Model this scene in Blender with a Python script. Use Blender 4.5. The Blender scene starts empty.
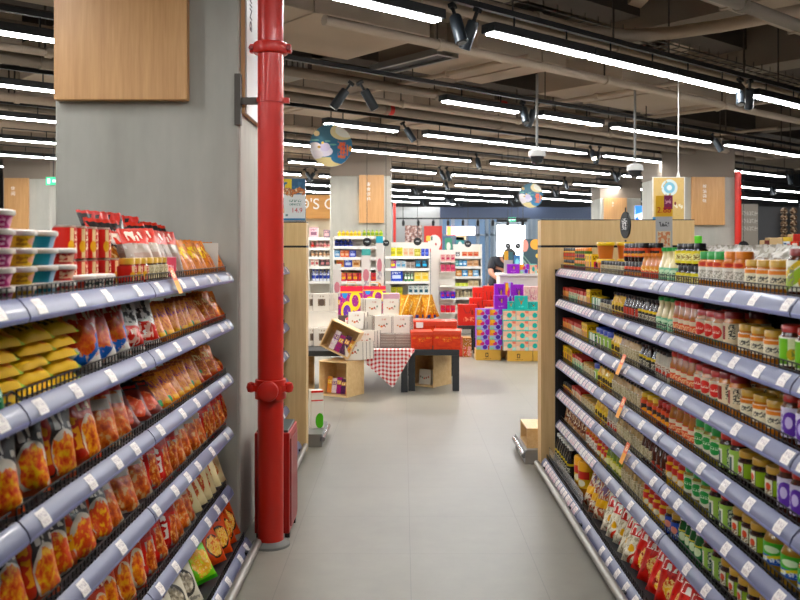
import bpy, math, random
from mathutils import Vector, Matrix
random.seed(7)
R = math.radians
SC = bpy.context.scene
COL = SC.collection
# ------------------------------------------------------------------ camera
FPX, VX, VY, EYE = 863.0, 403.0, 249.0, 1.515
def P(x, y, d):
    return Vector(((x - VX) * d / FPX, d, EYE + (VY - y) * d / FPX))
def PZ(x, y, z):                       # point at height z seen along pixel x,y
    d = FPX * (z - EYE) / (VY - y)
    return Vector(((x - VX) * d / FPX, d, z))
cd = bpy.data.cameras.new('camera'); cam = bpy.data.objects.new('camera', cd); COL.objects.link(cam)
cam.location = (0, 0, EYE); cam.rotation_euler = (R(90), 0, 0)
cd.sensor_width = 36; cd.lens = FPX / 800 * 36
cd.shift_x = -(VX - 400) / 800; cd.shift_y = -(300 - VY) / 800
cd.clip_start = .05; cd.clip_end = 200
cd.dof.use_dof = True; cd.dof.focus_distance = 5.5; cd.dof.aperture_fstop = 5.0
SC.camera = cam
# ------------------------------------------------------------------ materials
def C(h, a=1.0):
    if not isinstance(h, str): return (*h[:3], a)
    f = lambda c: c / 12.92 if c <= .04045 else ((c + .055) / 1.055) ** 2.4
    return (*[f(int(h[i:i + 2], 16) / 255) for i in (0, 2, 4)], a)
class NT:
    def __init__(s, name):
        s.m = bpy.data.materials.new(name); s.m.use_nodes = True
        s.t = s.m.node_tree; s.n = s.t.nodes; s.b = s.n['Principled BSDF']
    def set(s, sock, v):
        if isinstance(v, bpy.types.NodeSocket): s.t.links.new(v, sock)
        else: sock.default_value = v
    def math(s, op, a, b=None, c=None):
        n = s.n.new('ShaderNodeMath'); n.operation = op
        s.set(n.inputs[0], a)
        if b is not None: s.set(n.inputs[1], b)
        if c is not None: s.set(n.inputs[2], c)
        return n.outputs[0]
    def mix(s, f, a, b, mode='MIX'):
        n = s.n.new('ShaderNodeMix'); n.data_type = 'RGBA'; n.blend_type = mode
        s.set(n.inputs[0], f); s.set(n.inputs[6], a); s.set(n.inputs[7], b)
        return n.outputs[2]
    def vec(s, op, a, b=None):
        n = s.n.new('ShaderNodeVectorMath'); n.operation = op
        s.set(n.inputs[0], a)
        if b is not None: s.set(n.inputs[1], b)
        return n.outputs['Value' if op == 'LENGTH' else 'Vector']
    def coord(s, k='UV'):
        return s.n.new('ShaderNodeTexCoord').outputs[k]
    def noise(s, v, scale, detail=3, rough=.5):
        n = s.n.new('ShaderNodeTexNoise'); s.set(n.inputs['Vector'], v)
        n.inputs['Scale'].default_value = scale; n.inputs['Detail'].default_value = detail; n.inputs['Roughness'].default_value = rough
        return n
    def voro(s, v, scale):
        n = s.n.new('ShaderNodeTexVoronoi'); s.set(n.inputs['Vector'], v); n.inputs['Scale'].default_value = scale
        return n
    def ramp(s, f, stops):
        n = s.n.new('ShaderNodeValToRGB'); s.set(n.inputs[0], f); e = n.color_ramp.elements
        e[0].position, e[0].color = stops[0][0], C(stops[0][1]); e[1].position, e[1].color = stops[-1][0], C(stops[-1][1])
        for p, c in stops[1:-1]:
            x = e.new(p); x.color = C(c)
        return n.outputs[0]
    def done(s, col=None, rough=.5, metal=0, coat=0, bump=None, bstr=.2, bdist=.01):
        b = s.b
        if col is not None: s.set(b.inputs['Base Color'], col)
        s.set(b.inputs['Roughness'], rough); b.inputs['Metallic'].default_value = metal
        if coat: b.inputs['Coat Weight'].default_value = coat; b.inputs['Coat Roughness'].default_value = .12
        if bump is not None:
            n = s.n.new('ShaderNodeBump'); n.inputs['Strength'].default_value = bstr; n.inputs['Distance'].default_value = bdist
            s.t.links.new(bump, n.inputs['Height']); s.t.links.new(n.outputs[0], b.inputs['Normal'])
        return s.m
MATS = {}
def mat(h, rough=.5, metal=0, coat=0, emit=0, var=.06, nscale=6.0):
    """plain paint/plastic/metal with a little mottling"""
    key = (h, rough, metal, coat, emit, var, nscale)
    if key in MATS: return MATS[key]
    t = NT('finish_' + h)
    if emit:
        t.b.inputs['Emission Color'].default_value = C(h); t.b.inputs['Emission Strength'].default_value = emit
        m = t.done(C(h), rough)
    else:
        nz = t.noise(t.coord('Object'), nscale, 3)
        f = t.math('MULTIPLY_ADD', nz.outputs['Fac'], 2 * var, 1 - var)
        c = t.mix(1.0, C(h), (1, 1, 1, 1), 'MULTIPLY')
        n = c.node; comb = t.n.new('ShaderNodeCombineColor')
        for i in range(3): t.t.links.new(f, comb.inputs[i])
        t.t.links.new(comb.outputs[0], n.inputs[7])
        m = t.done(c, rough, metal, coat)
    MATS[key] = m
    return m
def paint(name, base, shapes, rough=.4, coat=0, vary=.10, metal=0, bump=0, emit=0, spec=.5):
    """a printed surface: shapes laid out in UV"""
    t = NT(name); uv = t.coord('UV')
    sep = t.n.new('ShaderNodeSeparateXYZ'); t.t.links.new(uv, sep.inputs[0]); u, v = sep.outputs[0], sep.outputs[1]
    oi = t.n.new('ShaderNodeObjectInfo'); cx = t.n.new('ShaderNodeCombineXYZ')
    for q, kq in ((0, 37.0), (1, 91.0)): t.t.links.new(t.math('MULTIPLY', oi.outputs['Random'], kq), cx.inputs[q])
    off = cx.outputs[0]
    c = C(base)
    def rect(a, b, d, e):
        return t.math('MULTIPLY', t.math('COMPARE', u, (a + b) / 2, (b - a) / 2), t.math('COMPARE', v, (d + e) / 2, (e - d) / 2))
    def ell(cu, cv, ru, rv, rag=0):
        d = t.vec('DIVIDE', t.vec('SUBTRACT', uv if not rag else t.vec('ADD', uv, t.vec('MULTIPLY', t.vec('SUBTRACT', t.noise(t.vec('ADD', uv, off), 5, 3).outputs['Color'], (.5, .5, .5)), (rag, rag, 0))), (cu, cv, 0)), (ru, rv, 1)); return t.math('LESS_THAN', t.vec('LENGTH', d), 1.0)
    for s in shapes:
        k = s[0]
        if k == 'r': c = t.mix(rect(*s[1:5]), c, C(s[5]))
        elif k == 'e': c = t.mix(ell(*s[1:5]), c, C(s[5]))
        elif k == 'food':
            vo = t.noise(t.vec('MULTIPLY', t.vec('ADD', uv, off), (s[7] * 1.1, s[7] * 1.4, 1)), 1.0, 3, .6); cc = t.ramp(vo.outputs['Fac'], [(.36, s[5]), (.5, s[8]), (.62, s[6])])
            c = t.mix(ell(*s[1:5], .3), c, cc)
        elif k == 'foodr':
            vo = t.voro(uv, s[7]); cc = t.ramp(vo.outputs['Distance'], [(0, s[5]), (.35, s[8]), (.8, s[6])])
            c = t.mix(rect(*s[1:5]), c, cc)
        elif k == 't':
            nz = t.noise(t.vec('MULTIPLY', uv, (s[6], s[7], 1)), 1.0, 1)
            f = t.math('MULTIPLY', rect(*s[1:5]), t.math('GREATER_THAN', nz.outputs['Fac'], .5)); c = t.mix(f, c, C(s[5]))
        elif k == 'dia':   # slanted band: v between k*u+b0 and k*u+b1
            w = t.math('SUBTRACT', v, t.math('MULTIPLY', u, s[1])); c = t.mix(t.math('COMPARE', w, (s[2] + s[3]) / 2, abs(s[3] - s[2]) / 2), c, C(s[4]))
        elif k == 'nz':
            nz = t.noise(t.vec('ADD', uv, off), s[2], 2); c = t.mix(t.math('GREATER_THAN', nz.outputs['Fac'], s[3]), c, C(s[1]))
    if vary:
        h = t.n.new('ShaderNodeHueSaturation'); t.set(h.inputs['Color'], c)
        t.set(h.inputs['Saturation'], 1.22); t.set(h.inputs['Value'], t.math('MULTIPLY_ADD', oi.outputs['Random'], 2 * vary, 1 - vary)); c = h.outputs[0]
    if emit: t.set(t.b.inputs['Emission Color'], c); t.b.inputs['Emission Strength'].default_value = emit
    t.b.inputs['Specular IOR Level'].default_value = spec
    bm = None
    if bump: bm = t.noise(t.coord('Object'), 40, 2).outputs['Fac']
    return t.done(c, rough, metal, coat, bump=bm, bstr=bump, bdist=.004)
def wood(name, a, b, axis=2, scale=1.0, rough=.45):
    t = NT(name); v = t.coord('Object')
    k = [22, 22, 22]; k[axis] = 1.2
    w = t.noise(t.vec('MULTIPLY', v, tuple(x * scale for x in k)), 1.0, 4, .6)
    w2 = t.noise(t.vec('MULTIPLY', v, tuple(x * scale * 4 for x in k)), 1.0, 2)
    f = t.math('ADD', t.math('MULTIPLY', w.outputs['Fac'], .75), t.math('MULTIPLY', w2.outputs['Fac'], .25))
    return t.done(t.ramp(f, [(.3, a), (.7, b)]), rough)
# ------------------------------------------------------------------ mesh builder
class MB:
    def __init__(s): s.v, s.f, s.m, s.uv = [], [], [], []
    def face(s, pts, m=0, uv=None):
        i = len(s.v); s.v += [tuple(p) for p in pts]; s.f.append(tuple(range(i, i + len(pts)))); s.m.append(m)
        s.uv.append(uv or ([(0, 0), (1, 0), (1, 1), (0, 1)] if len(pts) == 4 else [(.5, .5)] * len(pts)))
        return s
    def _idx(s, idx, m, uv): s.f.append(tuple(idx)); s.m.append(m); s.uv.append(uv)
    def hexa(s, q, m=0, mats=None):
        """q: 8 corners, bottom ring (front-left, front-right, back-right, back-left) then top ring"""
        i = len(s.v); s.v += [tuple(p) for p in q]
        Q = [(0, 1, 5, 4), (1, 2, 6, 5), (2, 3, 7, 6), (3, 0, 4, 7), (4, 5, 6, 7), (3, 2, 1, 0)]   # front right back left top bottom
        for k, f in enumerate(Q): s._idx([i + a for a in f], mats[k] if mats else m, [(0, 0), (1, 0), (1, 1), (0, 1)])
        return s
    def box(s, x0, x1, y0, y1, z0, z1, m=0, mats=None):
        return s.hexa([(x0, y0, z0), (x1, y0, z0), (x1, y1, z0), (x0, y1, z0), (x0, y0, z1), (x1, y0, z1), (x1, y1, z1), (x0, y1, z1)], m, mats)
    def bar(s, p, q, w, h, m=0, up=(0, 0, 1)):
        p, q = Vector(p), Vector(q); d = (q - p).normalized(); u = Vector(up)
        sd = d.cross(u)
        if sd.length < 1e-4: sd = d.cross(Vector((1, 0, 0)))
        sd.normalize(); n = sd.cross(d).normalized(); a, b = sd * w / 2, n * h / 2
        return s.hexa([p - a - b, q - a - b, q + a - b, p + a - b, p - a + b, q - a + b, q + a + b, p + a + b], m)
    def lathe(s, prof, n=16, c=(0, 0, 0), m=0, cap=True, M=None, mlist=None):
        c = Vector(c); i = len(s.v); L = sum(math.dist(prof[k], prof[k + 1]) for k in range(len(prof) - 1)) or 1
        acc = 0
        vs = [0]
        for k in range(len(prof) - 1): acc += math.dist(prof[k], prof[k + 1]); vs.append(acc / L)
        for r, z in prof:
            for k in range(n):
                a = 2 * math.pi * k / n; p = Vector((r * math.sin(a), -r * math.cos(a), z))
                if M is not None: p = M @ p
                s.v.append(tuple(p + c))
        for j in range(len(prof) - 1):
            for k in range(n):
                k2 = (k + 1) % n; u0, u1 = ((k / n + .5) % 1), ((k + 1) / n + .5) % 1
                if u1 < u0: u1 = 1
                s._idx([i + j * n + k, i + j * n + k2, i + (j + 1) * n + k2, i + (j + 1) * n + k], mlist[j] if mlist else m, [(u0, vs[j]), (u1, vs[j]), (u1, vs[j + 1]), (u0, vs[j + 1])])
        if cap:
            if prof[0][0] > 1e-5: s._idx([i + k for k in reversed(range(n))], mlist[0] if mlist else m, [(.5 + .5 * math.sin(2 * math.pi * k / n), .5) for k in range(n)])
            e = i + (len(prof) - 1) * n
            if prof[-1][0] > 1e-5: s._idx([e + k for k in range(n)], mlist[-1] if mlist else m, [(.5 + .5 * math.sin(2 * math.pi * k / n), .5 - .5 * math.cos(2 * math.pi * k / n)) for k in range(n)])
        return s
    def tube(s, pts, r, n=8, m=0):
        pts = [Vector(p) for p in pts]; i = len(s.v); u = None
        for k, p in enumerate(pts):
            d = (pts[min(k + 1, len(pts) - 1)] - pts[max(k - 1, 0)]).normalized()
            if u is None:
                u = d.cross(Vector((0, 0, 1)))
                if u.length < 1e-3: u = Vector((1, 0, 0))
            u = (u - d * u.dot(d)).normalized(); w = d.cross(u)
            for q in range(n):
                a = 2 * math.pi * q / n; s.v.append(tuple(p + (u * math.cos(a) + w * math.sin(a)) * r))
        for k in range(len(pts) - 1):
            for q in range(n):
                q2 = (q + 1) % n
                s._idx([i + k * n + q, i + k * n + q2, i + (k + 1) * n + q2, i + (k + 1) * n + q], m, [(q / n, k), (q / n, k), (q / n, k + 1), (q / n, k + 1)])
        s._idx([i + q for q in reversed(range(n))], m, [(.5, .5)] * n)
        e = i + (len(pts) - 1) * n; s._idx([e + q for q in range(n)], m, [(.5, .5)] * n)
        return s
    def grid(s, fn, nu, nv, m=0, flip=False):
        i = len(s.v)
        for b in range(nv + 1):
            for a in range(nu + 1): s.v.append(tuple(fn(a / nu, b / nv)))
        for b in range(nv):
            for a in range(nu):
                q = [(a, b), (a + 1, b), (a + 1, b + 1), (a, b + 1)]
                if flip: q.reverse()
                s._idx([i + y * (nu + 1) + x for x, y in q], m, [(x / nu, y / nv) for x, y in q])
        return s
    def mesh(s, name, mats, smooth=False, ang=40):
        me = bpy.data.meshes.new(name); me.from_pydata(s.v, [], s.f); me.update()
        for mt in mats: me.materials.append(mt)
        me.polygons.foreach_set('material_index', s.m)
        uvl = me.uv_layers.new(name='UVMap'); flat = [x for f in s.uv for p in f for x in p]; uvl.data.foreach_set('uv', flat)
        if smooth:
            me.polygons.foreach_set('use_smooth', [True] * len(me.polygons)); me.set_sharp_from_angle(angle=R(ang))
        me.update(); return me
    def build(s, name, mats, parent=None, smooth=False, loc=None, rot=None, bevel=0, ang=40):
        if not isinstance(mats, (list, tuple)): mats = [mats]
        o = bpy.data.objects.new(name, s.mesh(name, mats, smooth, ang)); COL.objects.link(o)
        if parent: o.parent = parent
        if loc is not None: o.location = loc
        if rot is not None: o.rotation_euler = rot
        if bevel:
            b = o.modifiers.new('edge', 'BEVEL'); b.width = bevel; b.segments = 2; b.limit_method = 'ANGLE'
        return o
def tag(o, label=None, cat=None, group=None, kind=None):
    if label: o['label'] = label
    if cat: o['category'] = cat
    if group: o['group'] = group
    if kind: o['kind'] = kind
    return o
def thing(name, label, cat, loc=(0, 0, 0), rot=(0, 0, 0), group=None):
    o = bpy.data.objects.new(name, None); COL.objects.link(o); o.location = loc; o.rotation_euler = rot
    o.empty_display_size = .05
    return tag(o, label, cat, group)
def struct(o): o['kind'] = 'structure'; return o
def dup(root):
    r = root.copy(); COL.objects.link(r)
    for ch in list(root.children):
        c = ch.copy(); COL.objects.link(c); c.parent = r
        for g in list(ch.children):
            d = g.copy(); COL.objects.link(d); d.parent = c
    return r
class Kind:
    """one of a kind, placed many times: the first call moves the original, later calls copy it"""
    def __init__(s, root): s.root, s.used = root, False
    def place(s, loc, rot, label, cat, group=None, scale=None):
        o = dup(s.root) if s.used else s.root
        s.used = True; o.location = loc; o.rotation_euler = rot
        if scale: o.scale = scale
        return tag(o, label, cat, group)
def text(body, size, m, parent, loc, rot, name='lettering', ext=.0008, align='CENTER'):
    cu = bpy.data.curves.new(name, 'FONT'); cu.body = body; cu.size = size; cu.extrude = ext; cu.align_x = align; cu.align_y = 'CENTER'
    o = bpy.data.objects.new(name, cu); COL.objects.link(o); bpy.context.view_layer.update()
    me = bpy.data.meshes.new_from_object(o.evaluated_get(bpy.context.evaluated_depsgraph_get())); me.materials.clear(); me.materials.append(m)
    bpy.data.objects.remove(o); bpy.data.curves.remove(cu); o = bpy.data.objects.new(name, me); COL.objects.link(o)
    o.parent = parent; o.location = loc; o.rotation_euler = rot; return o
ORD = 'first second third fourth fifth sixth seventh eighth ninth tenth eleventh twelfth thirteenth fourteenth fifteenth sixteenth seventeenth eighteenth nineteenth twentieth'.split()
ORD += ['twenty-' + x for x in ORD[:9]] + ['thirtieth'] + ['thirty-' + x for x in ORD[:9]] + ['fortieth'] + ['forty-' + x for x in ORD[:9]] + ['fiftieth'] + ['fifty-' + x for x in ORD[:9]]
# shared finishes
BLACK = mat('17171a', .45); DARK = mat('26262a', .5); STEEL = mat('b9bcc0', .25, 1); WHITE = mat('e9e8e4', .5); OFFW = mat('f3efe6', .55)
RED_PIPE = mat('cf2414', .42, 0, .25, var=.1, nscale=3); WOODL = wood('light_oak', 'd8b078', 'ebc98f'); WOODX = wood('oak_across', 'c99f66', 'dcb780', 0)
WOODP = wood('beech_panel', 'b98650', 'cf9e66'); PINE = wood('pine_board', 'dcb377', 'efcd96', 0)
TAUPE = mat('85786a', .8, var=.15, nscale=1.2); TAUPE_L = mat('b8a692', .8, var=.12, nscale=1.5); TAUPE_D = mat('4f463f', .85, var=.15, nscale=1.5)
# ------------------------------------------------------------------ room shell
def floor_mat():
    t = NT('grey_floor_tiles'); v = t.coord('Object'); sep = t.n.new('ShaderNodeSeparateXYZ'); t.t.links.new(v, sep.inputs[0])
    def line(s, off):
        f = t.math('FRACT', t.math('DIVIDE', t.math('SUBTRACT', s, off), .6)); return t.math('GREATER_THAN', t.math('ABSOLUTE', t.math('SUBTRACT', f, .5)), .4965)
    g = t.math('MAXIMUM', line(sep.outputs[0], .0355), line(sep.outputs[1], .09))
    n1 = t.noise(v, .9, 4); n2 = t.noise(v, 7, 5, .65)
    f = t.math('ADD', t.math('MULTIPLY', n1.outputs['Fac'], .5), t.math('MULTIPLY', n2.outputs['Fac'], .5))
    c = t.ramp(f, [(.3, '827d71'), (.7, '979184')])
    c = t.mix(t.math('MULTIPLY', g, .5), c, C('6f6b64'))
    return t.done(c, t.math('MULTIPLY_ADD', n2.outputs['Fac'], .15, .3), bump=g, bstr=.15, bdist=-.002)
MB().box(-16, 18, -6, 33, -.1, 0).build('floor', floor_mat())['kind'] = 'structure'
MB().box(-16, 18, -6, 33, 4.3, 4.4).build('ceiling', mat('5a5048', .9, var=.2, nscale=.7))['kind'] = 'structure'
GREYW = mat('8b8f90', .7, var=.08, nscale=1.0)
MB().box(-16, 18, 32.0, 32.2, 0, 4.3).build('wall_back', mat('4b4a4a', .8))['kind'] = 'structure'
MB().box(-16, -15.8, -6, 33, 0, 4.3).build('wall_left', GREYW)['kind'] = 'structure'
MB().box(17.8, 18, -6, 33, 0, 4.3).build('wall_right', mat('4b4a4a', .7))['kind'] = 'structure'
MB().box(-16, 18, -6.2, -6, 0, 4.3).build('wall_front', GREYW)['kind'] = 'structure'
def plaster():
    t = NT('grey_cement_plaster'); v = t.coord('Object')
    a = t.noise(t.vec('MULTIPLY', v, (1.2, 1.2, .5)), 1.3, 6, .6); b = t.noise(t.vec('MULTIPLY', v, (6, 6, .8)), 1.0, 4)
    f = t.math('ADD', t.math('MULTIPLY', a.outputs['Fac'], .65), t.math('MULTIPLY', b.outputs['Fac'], .35))
    return t.done(t.ramp(f, [(.3, '939085'), (.5, 'a8a59a'), (.72, 'bdb9ac')]), .75, bump=b.outputs['Fac'], bstr=.06)
PLA = plaster()
def column(x0, x1, y0, y1, zp=2.9):
    c = MB().box(x0, x1, y0, y1, 0, zp).build('column', PLA, bevel=.015); struct(c)
    MB().box(x0, x1, y0, y1, zp, 4.3).build('column_head', TAUPE, c); return c
column(-1.785, -.835, 4.42, 5.3, 4.0)
# wooden sign panels on the near column
t = thing('wood_sign_panel', 'large plain wooden board mounted high on the near grey column', 'sign', (0, 0, 0))
MB().box(-1.765, -1.092, 4.36, 4.415, 2.27, 3.9).build('board', WOODP, t, bevel=.003)
t = thing('side_sign_panel', 'narrow silver board with vertical lettering on the near column side', 'sign', (0, 0, 0))
MB().box(-.833, -.815, 4.44, 4.95, 2.215, 3.9).build('wooden_backing', WOODP, t)
MB().box(-.814, -.806, 4.455, 4.95, 2.215, 3.9).build('silver_face', mat('c4c4c0', .4), t)
text('SHING', .085, mat('4a4a4a', .6), t, (-.804, 4.56, 2.66), (R(90), R(90), R(90)), ext=.001, align='RIGHT')
# red standpipe with couplings
t = thing('red_fire_pipe', 'thick red standpipe rising beside the near grey column', 'pipe', (-.678, 4.42, 0))
rp = .066
MB().lathe([(rp, 0), (rp, 4.25)], 28).build('pipe', RED_PIPE, t, smooth=True)
def coupling(z, name):
    o = MB().lathe([(rp, -.03), (rp + .02, -.028), (rp + .024, -.01), (rp + .024, .01), (rp + .02, .028), (rp, .03)], 28, (0, 0, z))
    for sg in (-1, 1):
        o.box(sg * (rp + .012) - .028, sg * (rp + .012) + .028, -.02, .02, z - .022, z + .022)
    c = o.build(name, RED_PIPE, t, smooth=True, bevel=.006)
    for sg in (-1, 1): MB().lathe([(.012, -.035), (.012, .035)], 8, (sg * (rp + .03), 0, z), M=Matrix.Rotation(R(90), 4, 'X')).build('bolt', mat('8f1510', .4), c)
    return c
coupling(2.54, 'coupling'); 
MB().lathe([(rp, -.012), (rp + .006, -.012), (rp + .006, .012), (rp, .012)], 28, (0, 0, 2.275)).box(rp, rp + .03, -.015, .015, 2.262, 2.288).build('pipe_clamp', RED_PIPE, t, smooth=True)
MB().box(-.17, -.06, -.012, .012, 2.255, 2.29).box(-.182, -.15, -.02, .02, 2.15, 2.41).build('wall_bracket', mat('4d463e', .6), t)
MB().lathe([(rp + .001, -.05), (rp + .013, -.048), (rp + .015, 0), (rp + .013, .048), (rp + .001, .05)], 28, (0, 0, .80)).build('tee_collar', RED_PIPE, t, smooth=True)
tc = MB().lathe([(.05, .06), (.052, .09), (.05, .1), (.03, .108), (0, .108)], 20, (0, 0, .80), M=Matrix.Rotation(R(90), 4, 'X')).build('outlet_cap', RED_PIPE, t, smooth=True)
for sg in (-1, 1): MB().lathe([(.0, -.028), (.018, -.022), (.025, 0), (.018, .022), (0, .028)], 12, (sg * (rp + .03), -.02, .81)).bar((sg * .05, -.04, .805), (sg * .09, -.02, .81), .03, .03).build('ear_bolt', RED_PIPE, tc, smooth=True)
MB().lathe([(.1, 0), (.098, .012), (.07, .03)], 24).build('cement_footing', mat('7c7a74', .9), t, smooth=True)
# red fire cabinet behind the pipe
t = thing('fire_extinguisher_box', 'red metal extinguisher box with dark lid behind the red pipe', 'box', (0, 0, 0))
RB = mat('a81c16', .4)
MB().box(-.775, -.592, 4.5, 4.82, .03, .555).build('cabinet', RB, t, bevel=.006)
MB().box(-.765, -.602, 4.51, 4.81, .555, .568).build('lid', mat('3f4a49', .4), t, bevel=.003)
MB().box(-.591, -.586, 4.53, 4.79, .06, .52).build('side_door', mat('93211c', .45), t, bevel=.002)
for fx_ in (-.77, -.62):
    for fy_ in (4.53, 4.77): MB().box(fx_, fx_ + .025, fy_, fy_ + .03, 0, .03).build('foot', BLACK, t)
# ------------------------------------------------------------------ ceiling works: everything up there runs along A or across it along B
A = Vector((.756, .655, 0)); B = Vector((-.655, .756, 0))
def SN(s, n, z): return A * s + B * n + Vector((0, 0, z))
def rectpiece(s0, s1, n0, n1, z0, z1, mb=None):
    mb = mb or MB(); q = [SN(s0, n0, z0), SN(s1, n0, z0), SN(s1, n1, z0), SN(s0, n1, z0)]
    return mb.hexa(q + [p + Vector((0, 0, z1 - z0)) for p in q])
def duct(s0, s1, n0, n1, z0, z1, label, m=TAUPE_L):
    t = thing('air_duct', label, 'duct', SN(0, 0, 0)); rectpiece(s0, s1, n0, n1, z0, z1).build('duct_shell', m, t, bevel=.01)
    fl = MB()
    k = s0 + .9
    while k < s1 - .2: rectpiece(k, k + .04, n0 - .02, n1 + .02, z0 - .012, z1 + .02, fl); k += 1.25
    if fl.f: fl.build('flange', m, t)
    k = s0 + .4
    while k < s1:
        for n in (n0 + .03, n1 - .03): MB().bar(SN(k, n, z1), SN(k, n, 4.3), .012, .012).build('hanger_rod', TAUPE_D, t)
        k += 2.2
bands = [(.6, 1.8, [(-4, .4), (.9, 2.9), (3.5, 8.)]), (3.0, 3.75, [(-5, 1.6), (5.9, 9.2)]), (5.5, 6.69, [(-4.5, 1.2), (1.7, 5.08), (5.66, 6.95), (7.9, 10.6)]), (8.45, 9.85, [(-3.5, 2.6), (3.0, 7.5), (8.1, 10.9), (11.6, 14.5)]),
         (10.95, 12.1, [(-2, 3.8), (4.4, 9.0), (9.7, 14.0)]), (13.0, 14.1, [(0, 6), (7, 12), (12.6, 17)]), (15.2, 16.3, [(2, 9), (10, 16), (17, 24)]), (17.3, 18.4, [(6, 14), (15, 23)])]
for bi, (n0, n1, segs) in enumerate(bands):
    for si, (s0, s1) in enumerate(segs):
        duct(s0, s1, n0, n1, 3.35 if bi not in (1,) else 3.55, 3.75, 'flat taupe air duct, %s one along the %s ceiling band' % (ORD[si], ORD[bi]))
# crossing beams along B
for i, (s, w, z) in enumerate([(1.45, .24, 3.62), (5.37, .3, 3.6), (7.25, .5, 3.58), (9.25, .45, 3.5), (11.2, .35, 3.6), (14.9, .4, 3.6), (18.5, .4, 3.5), (21.5, .4, 3.5)]):
    struct(rectpiece(s - w / 2, s + w / 2, -1, 20, z, 4.3).build('ceiling_beam', TAUPE))
for i, (n, w, z) in enumerate([(4.85, .35, 3.7), (7.6, .3, 3.6), (10.3, .3, 3.6), (12.5, .3, 3.6), (17, .35, 3.55), (21, .35, 3.55)]):
    struct(rectpiece(-6, 20, n - w / 2, n + w / 2, z, 4.3).build('ceiling_beam', TAUPE_D))
# straight cable trunking over the aisle
for x0, x1, z in ((2.08, 2.24, 3.78), (2.98, 3.28, 3.78)):
    t = thing('cable_trunking', 'taupe cable trunking running over the jar rack, %s one' % ('narrower' if x0 < 2.5 else 'wider'), 'trunking')
    MB().box(x0, x1, 5.2, 11.5, z, z + .1).build('trunk', TAUPE_L, t, bevel=.004)
    MB().bar((x0 + .03, 6, z + .1), (x0 + .03, 6, 4.3), .012, .012).bar((x0 + .03, 9, z + .1), (x0 + .03, 9, 4.3), .012, .012).build('hanger_rod', TAUPE_D, t)
def cpipe(name, pts, r, label, m=TAUPE_L, hang=True, red=None):
    t = thing(name, label, 'pipe'); MB().tube(pts, r, 12).build('pipe_run', m, t, smooth=True)
    L = [Vector(p) for p in pts]
    for a, b in zip(L, L[1:]):
        d = (b - a); n = max(1, int(d.length / 1.9))
        if d.length < .8: continue
        for j in range(n):
            p = a + d * ((j + .5) / n); q = p + d.normalized() * .05
            MB().tube([p, q], r + .012, 12).build('pipe_collar', m, t, smooth=True)
            if hang: MB().bar(p + Vector((0, 0, r)), (p.x, p.y, 4.3), .014, .014).build('hanger_rod', TAUPE_D, t)
    if red: 
        p = L[0].lerp(L[-1], red); d = (L[-1] - L[0]).normalized(); MB().tube([p, p + d * .12], r + .004, 12).build('red_band', mat('c4251c', .5), t, smooth=True)
    return t
cpipe('overhead_pipe', [SN(2.75, 4.28, 3.2), SN(9.3, 4.28, 3.2)], .055, 'round taupe pipe running just behind the first light row')
c0 = SN(4.6, 4.5, 3.33)
cpipe('bent_pipe', [c0, SN(5.9, 4.45, 3.33), SN(6.25, 4.3, 3.33), SN(6.45, 4.0, 3.33), SN(6.55, 3.6, 3.33), SN(6.6, 3.0, 3.33), SN(6.6, 2.8, 3.33)], .055, 'bent taupe hose curving away above the first light row', hang=False)
k = 0
for n, z, r, red in [(2.5, 3.19, .03, None), (2.95, 3.19, .045, None), (5.15, 3.19, .04, None), (6.83, 3.19, .05, .6), (7.55, 3.19, .035, None), (7.95, 3.19, .06, .55), (10.05, 3.19, .05, None), (10.7, 3.19, .035, None), (12.2, 3.19, .05, .5), (14.2, 3.19, .05, None), (16.35, 3.19, .06, None)]:
    cpipe('overhead_pipe', [SN(3.7 if n == 5.15 else -6 + n * .2, n, z), SN(14 + n * .2, n, z)], r, 'straight taupe pipe parallel to the lights, %s counting from the entrance' % ORD[k], m=(TAUPE_L, TAUPE)[k % 2], red=red); k += 1
k = 0
for s, z, r, a, b in [(.55, 3.3, .024, 2, 9), (3.3, 3.3, .022, 3, 6.85), (6.1, 3.3, .024, 5.25, 14), (8.3, 3.3, .024, 5, 16), (10.2, 3.3, .024, 4.6, 15), (12.5, 3.3, .024, 6, 16), (16, 3.3, .024, 6, 15)]:
    cpipe('conduit', [SN(s, a, z), SN(s, b, z)], r, 'slim conduit crossing between the light rows, %s from the column' % ORD[k], m=TAUPE_L, hang=False); k += 1
# wire cable tray, upper right
t = thing('wire_cable_tray', 'wire cable tray crossing the ceiling above the first light row', 'cable tray')
w = MB()
for n in (4.46, 4.58, 4.70, 4.82): w.bar(SN(3, n, 3.43), SN(11, n, 3.43), .012, .012)
for j in range(45): w.bar(SN(3 + j * .18, 4.46, 3.42), SN(3 + j * .18, 4.82, 3.42), .009, .009)
for j in range(45):
    for n in (4.46, 4.82): w.bar(SN(3 + j * .18, n, 3.43), SN(3 + j * .18, n, 3.49), .009, .009)
w.build('wire_grid', mat('5d554c', .6), t)
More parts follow.
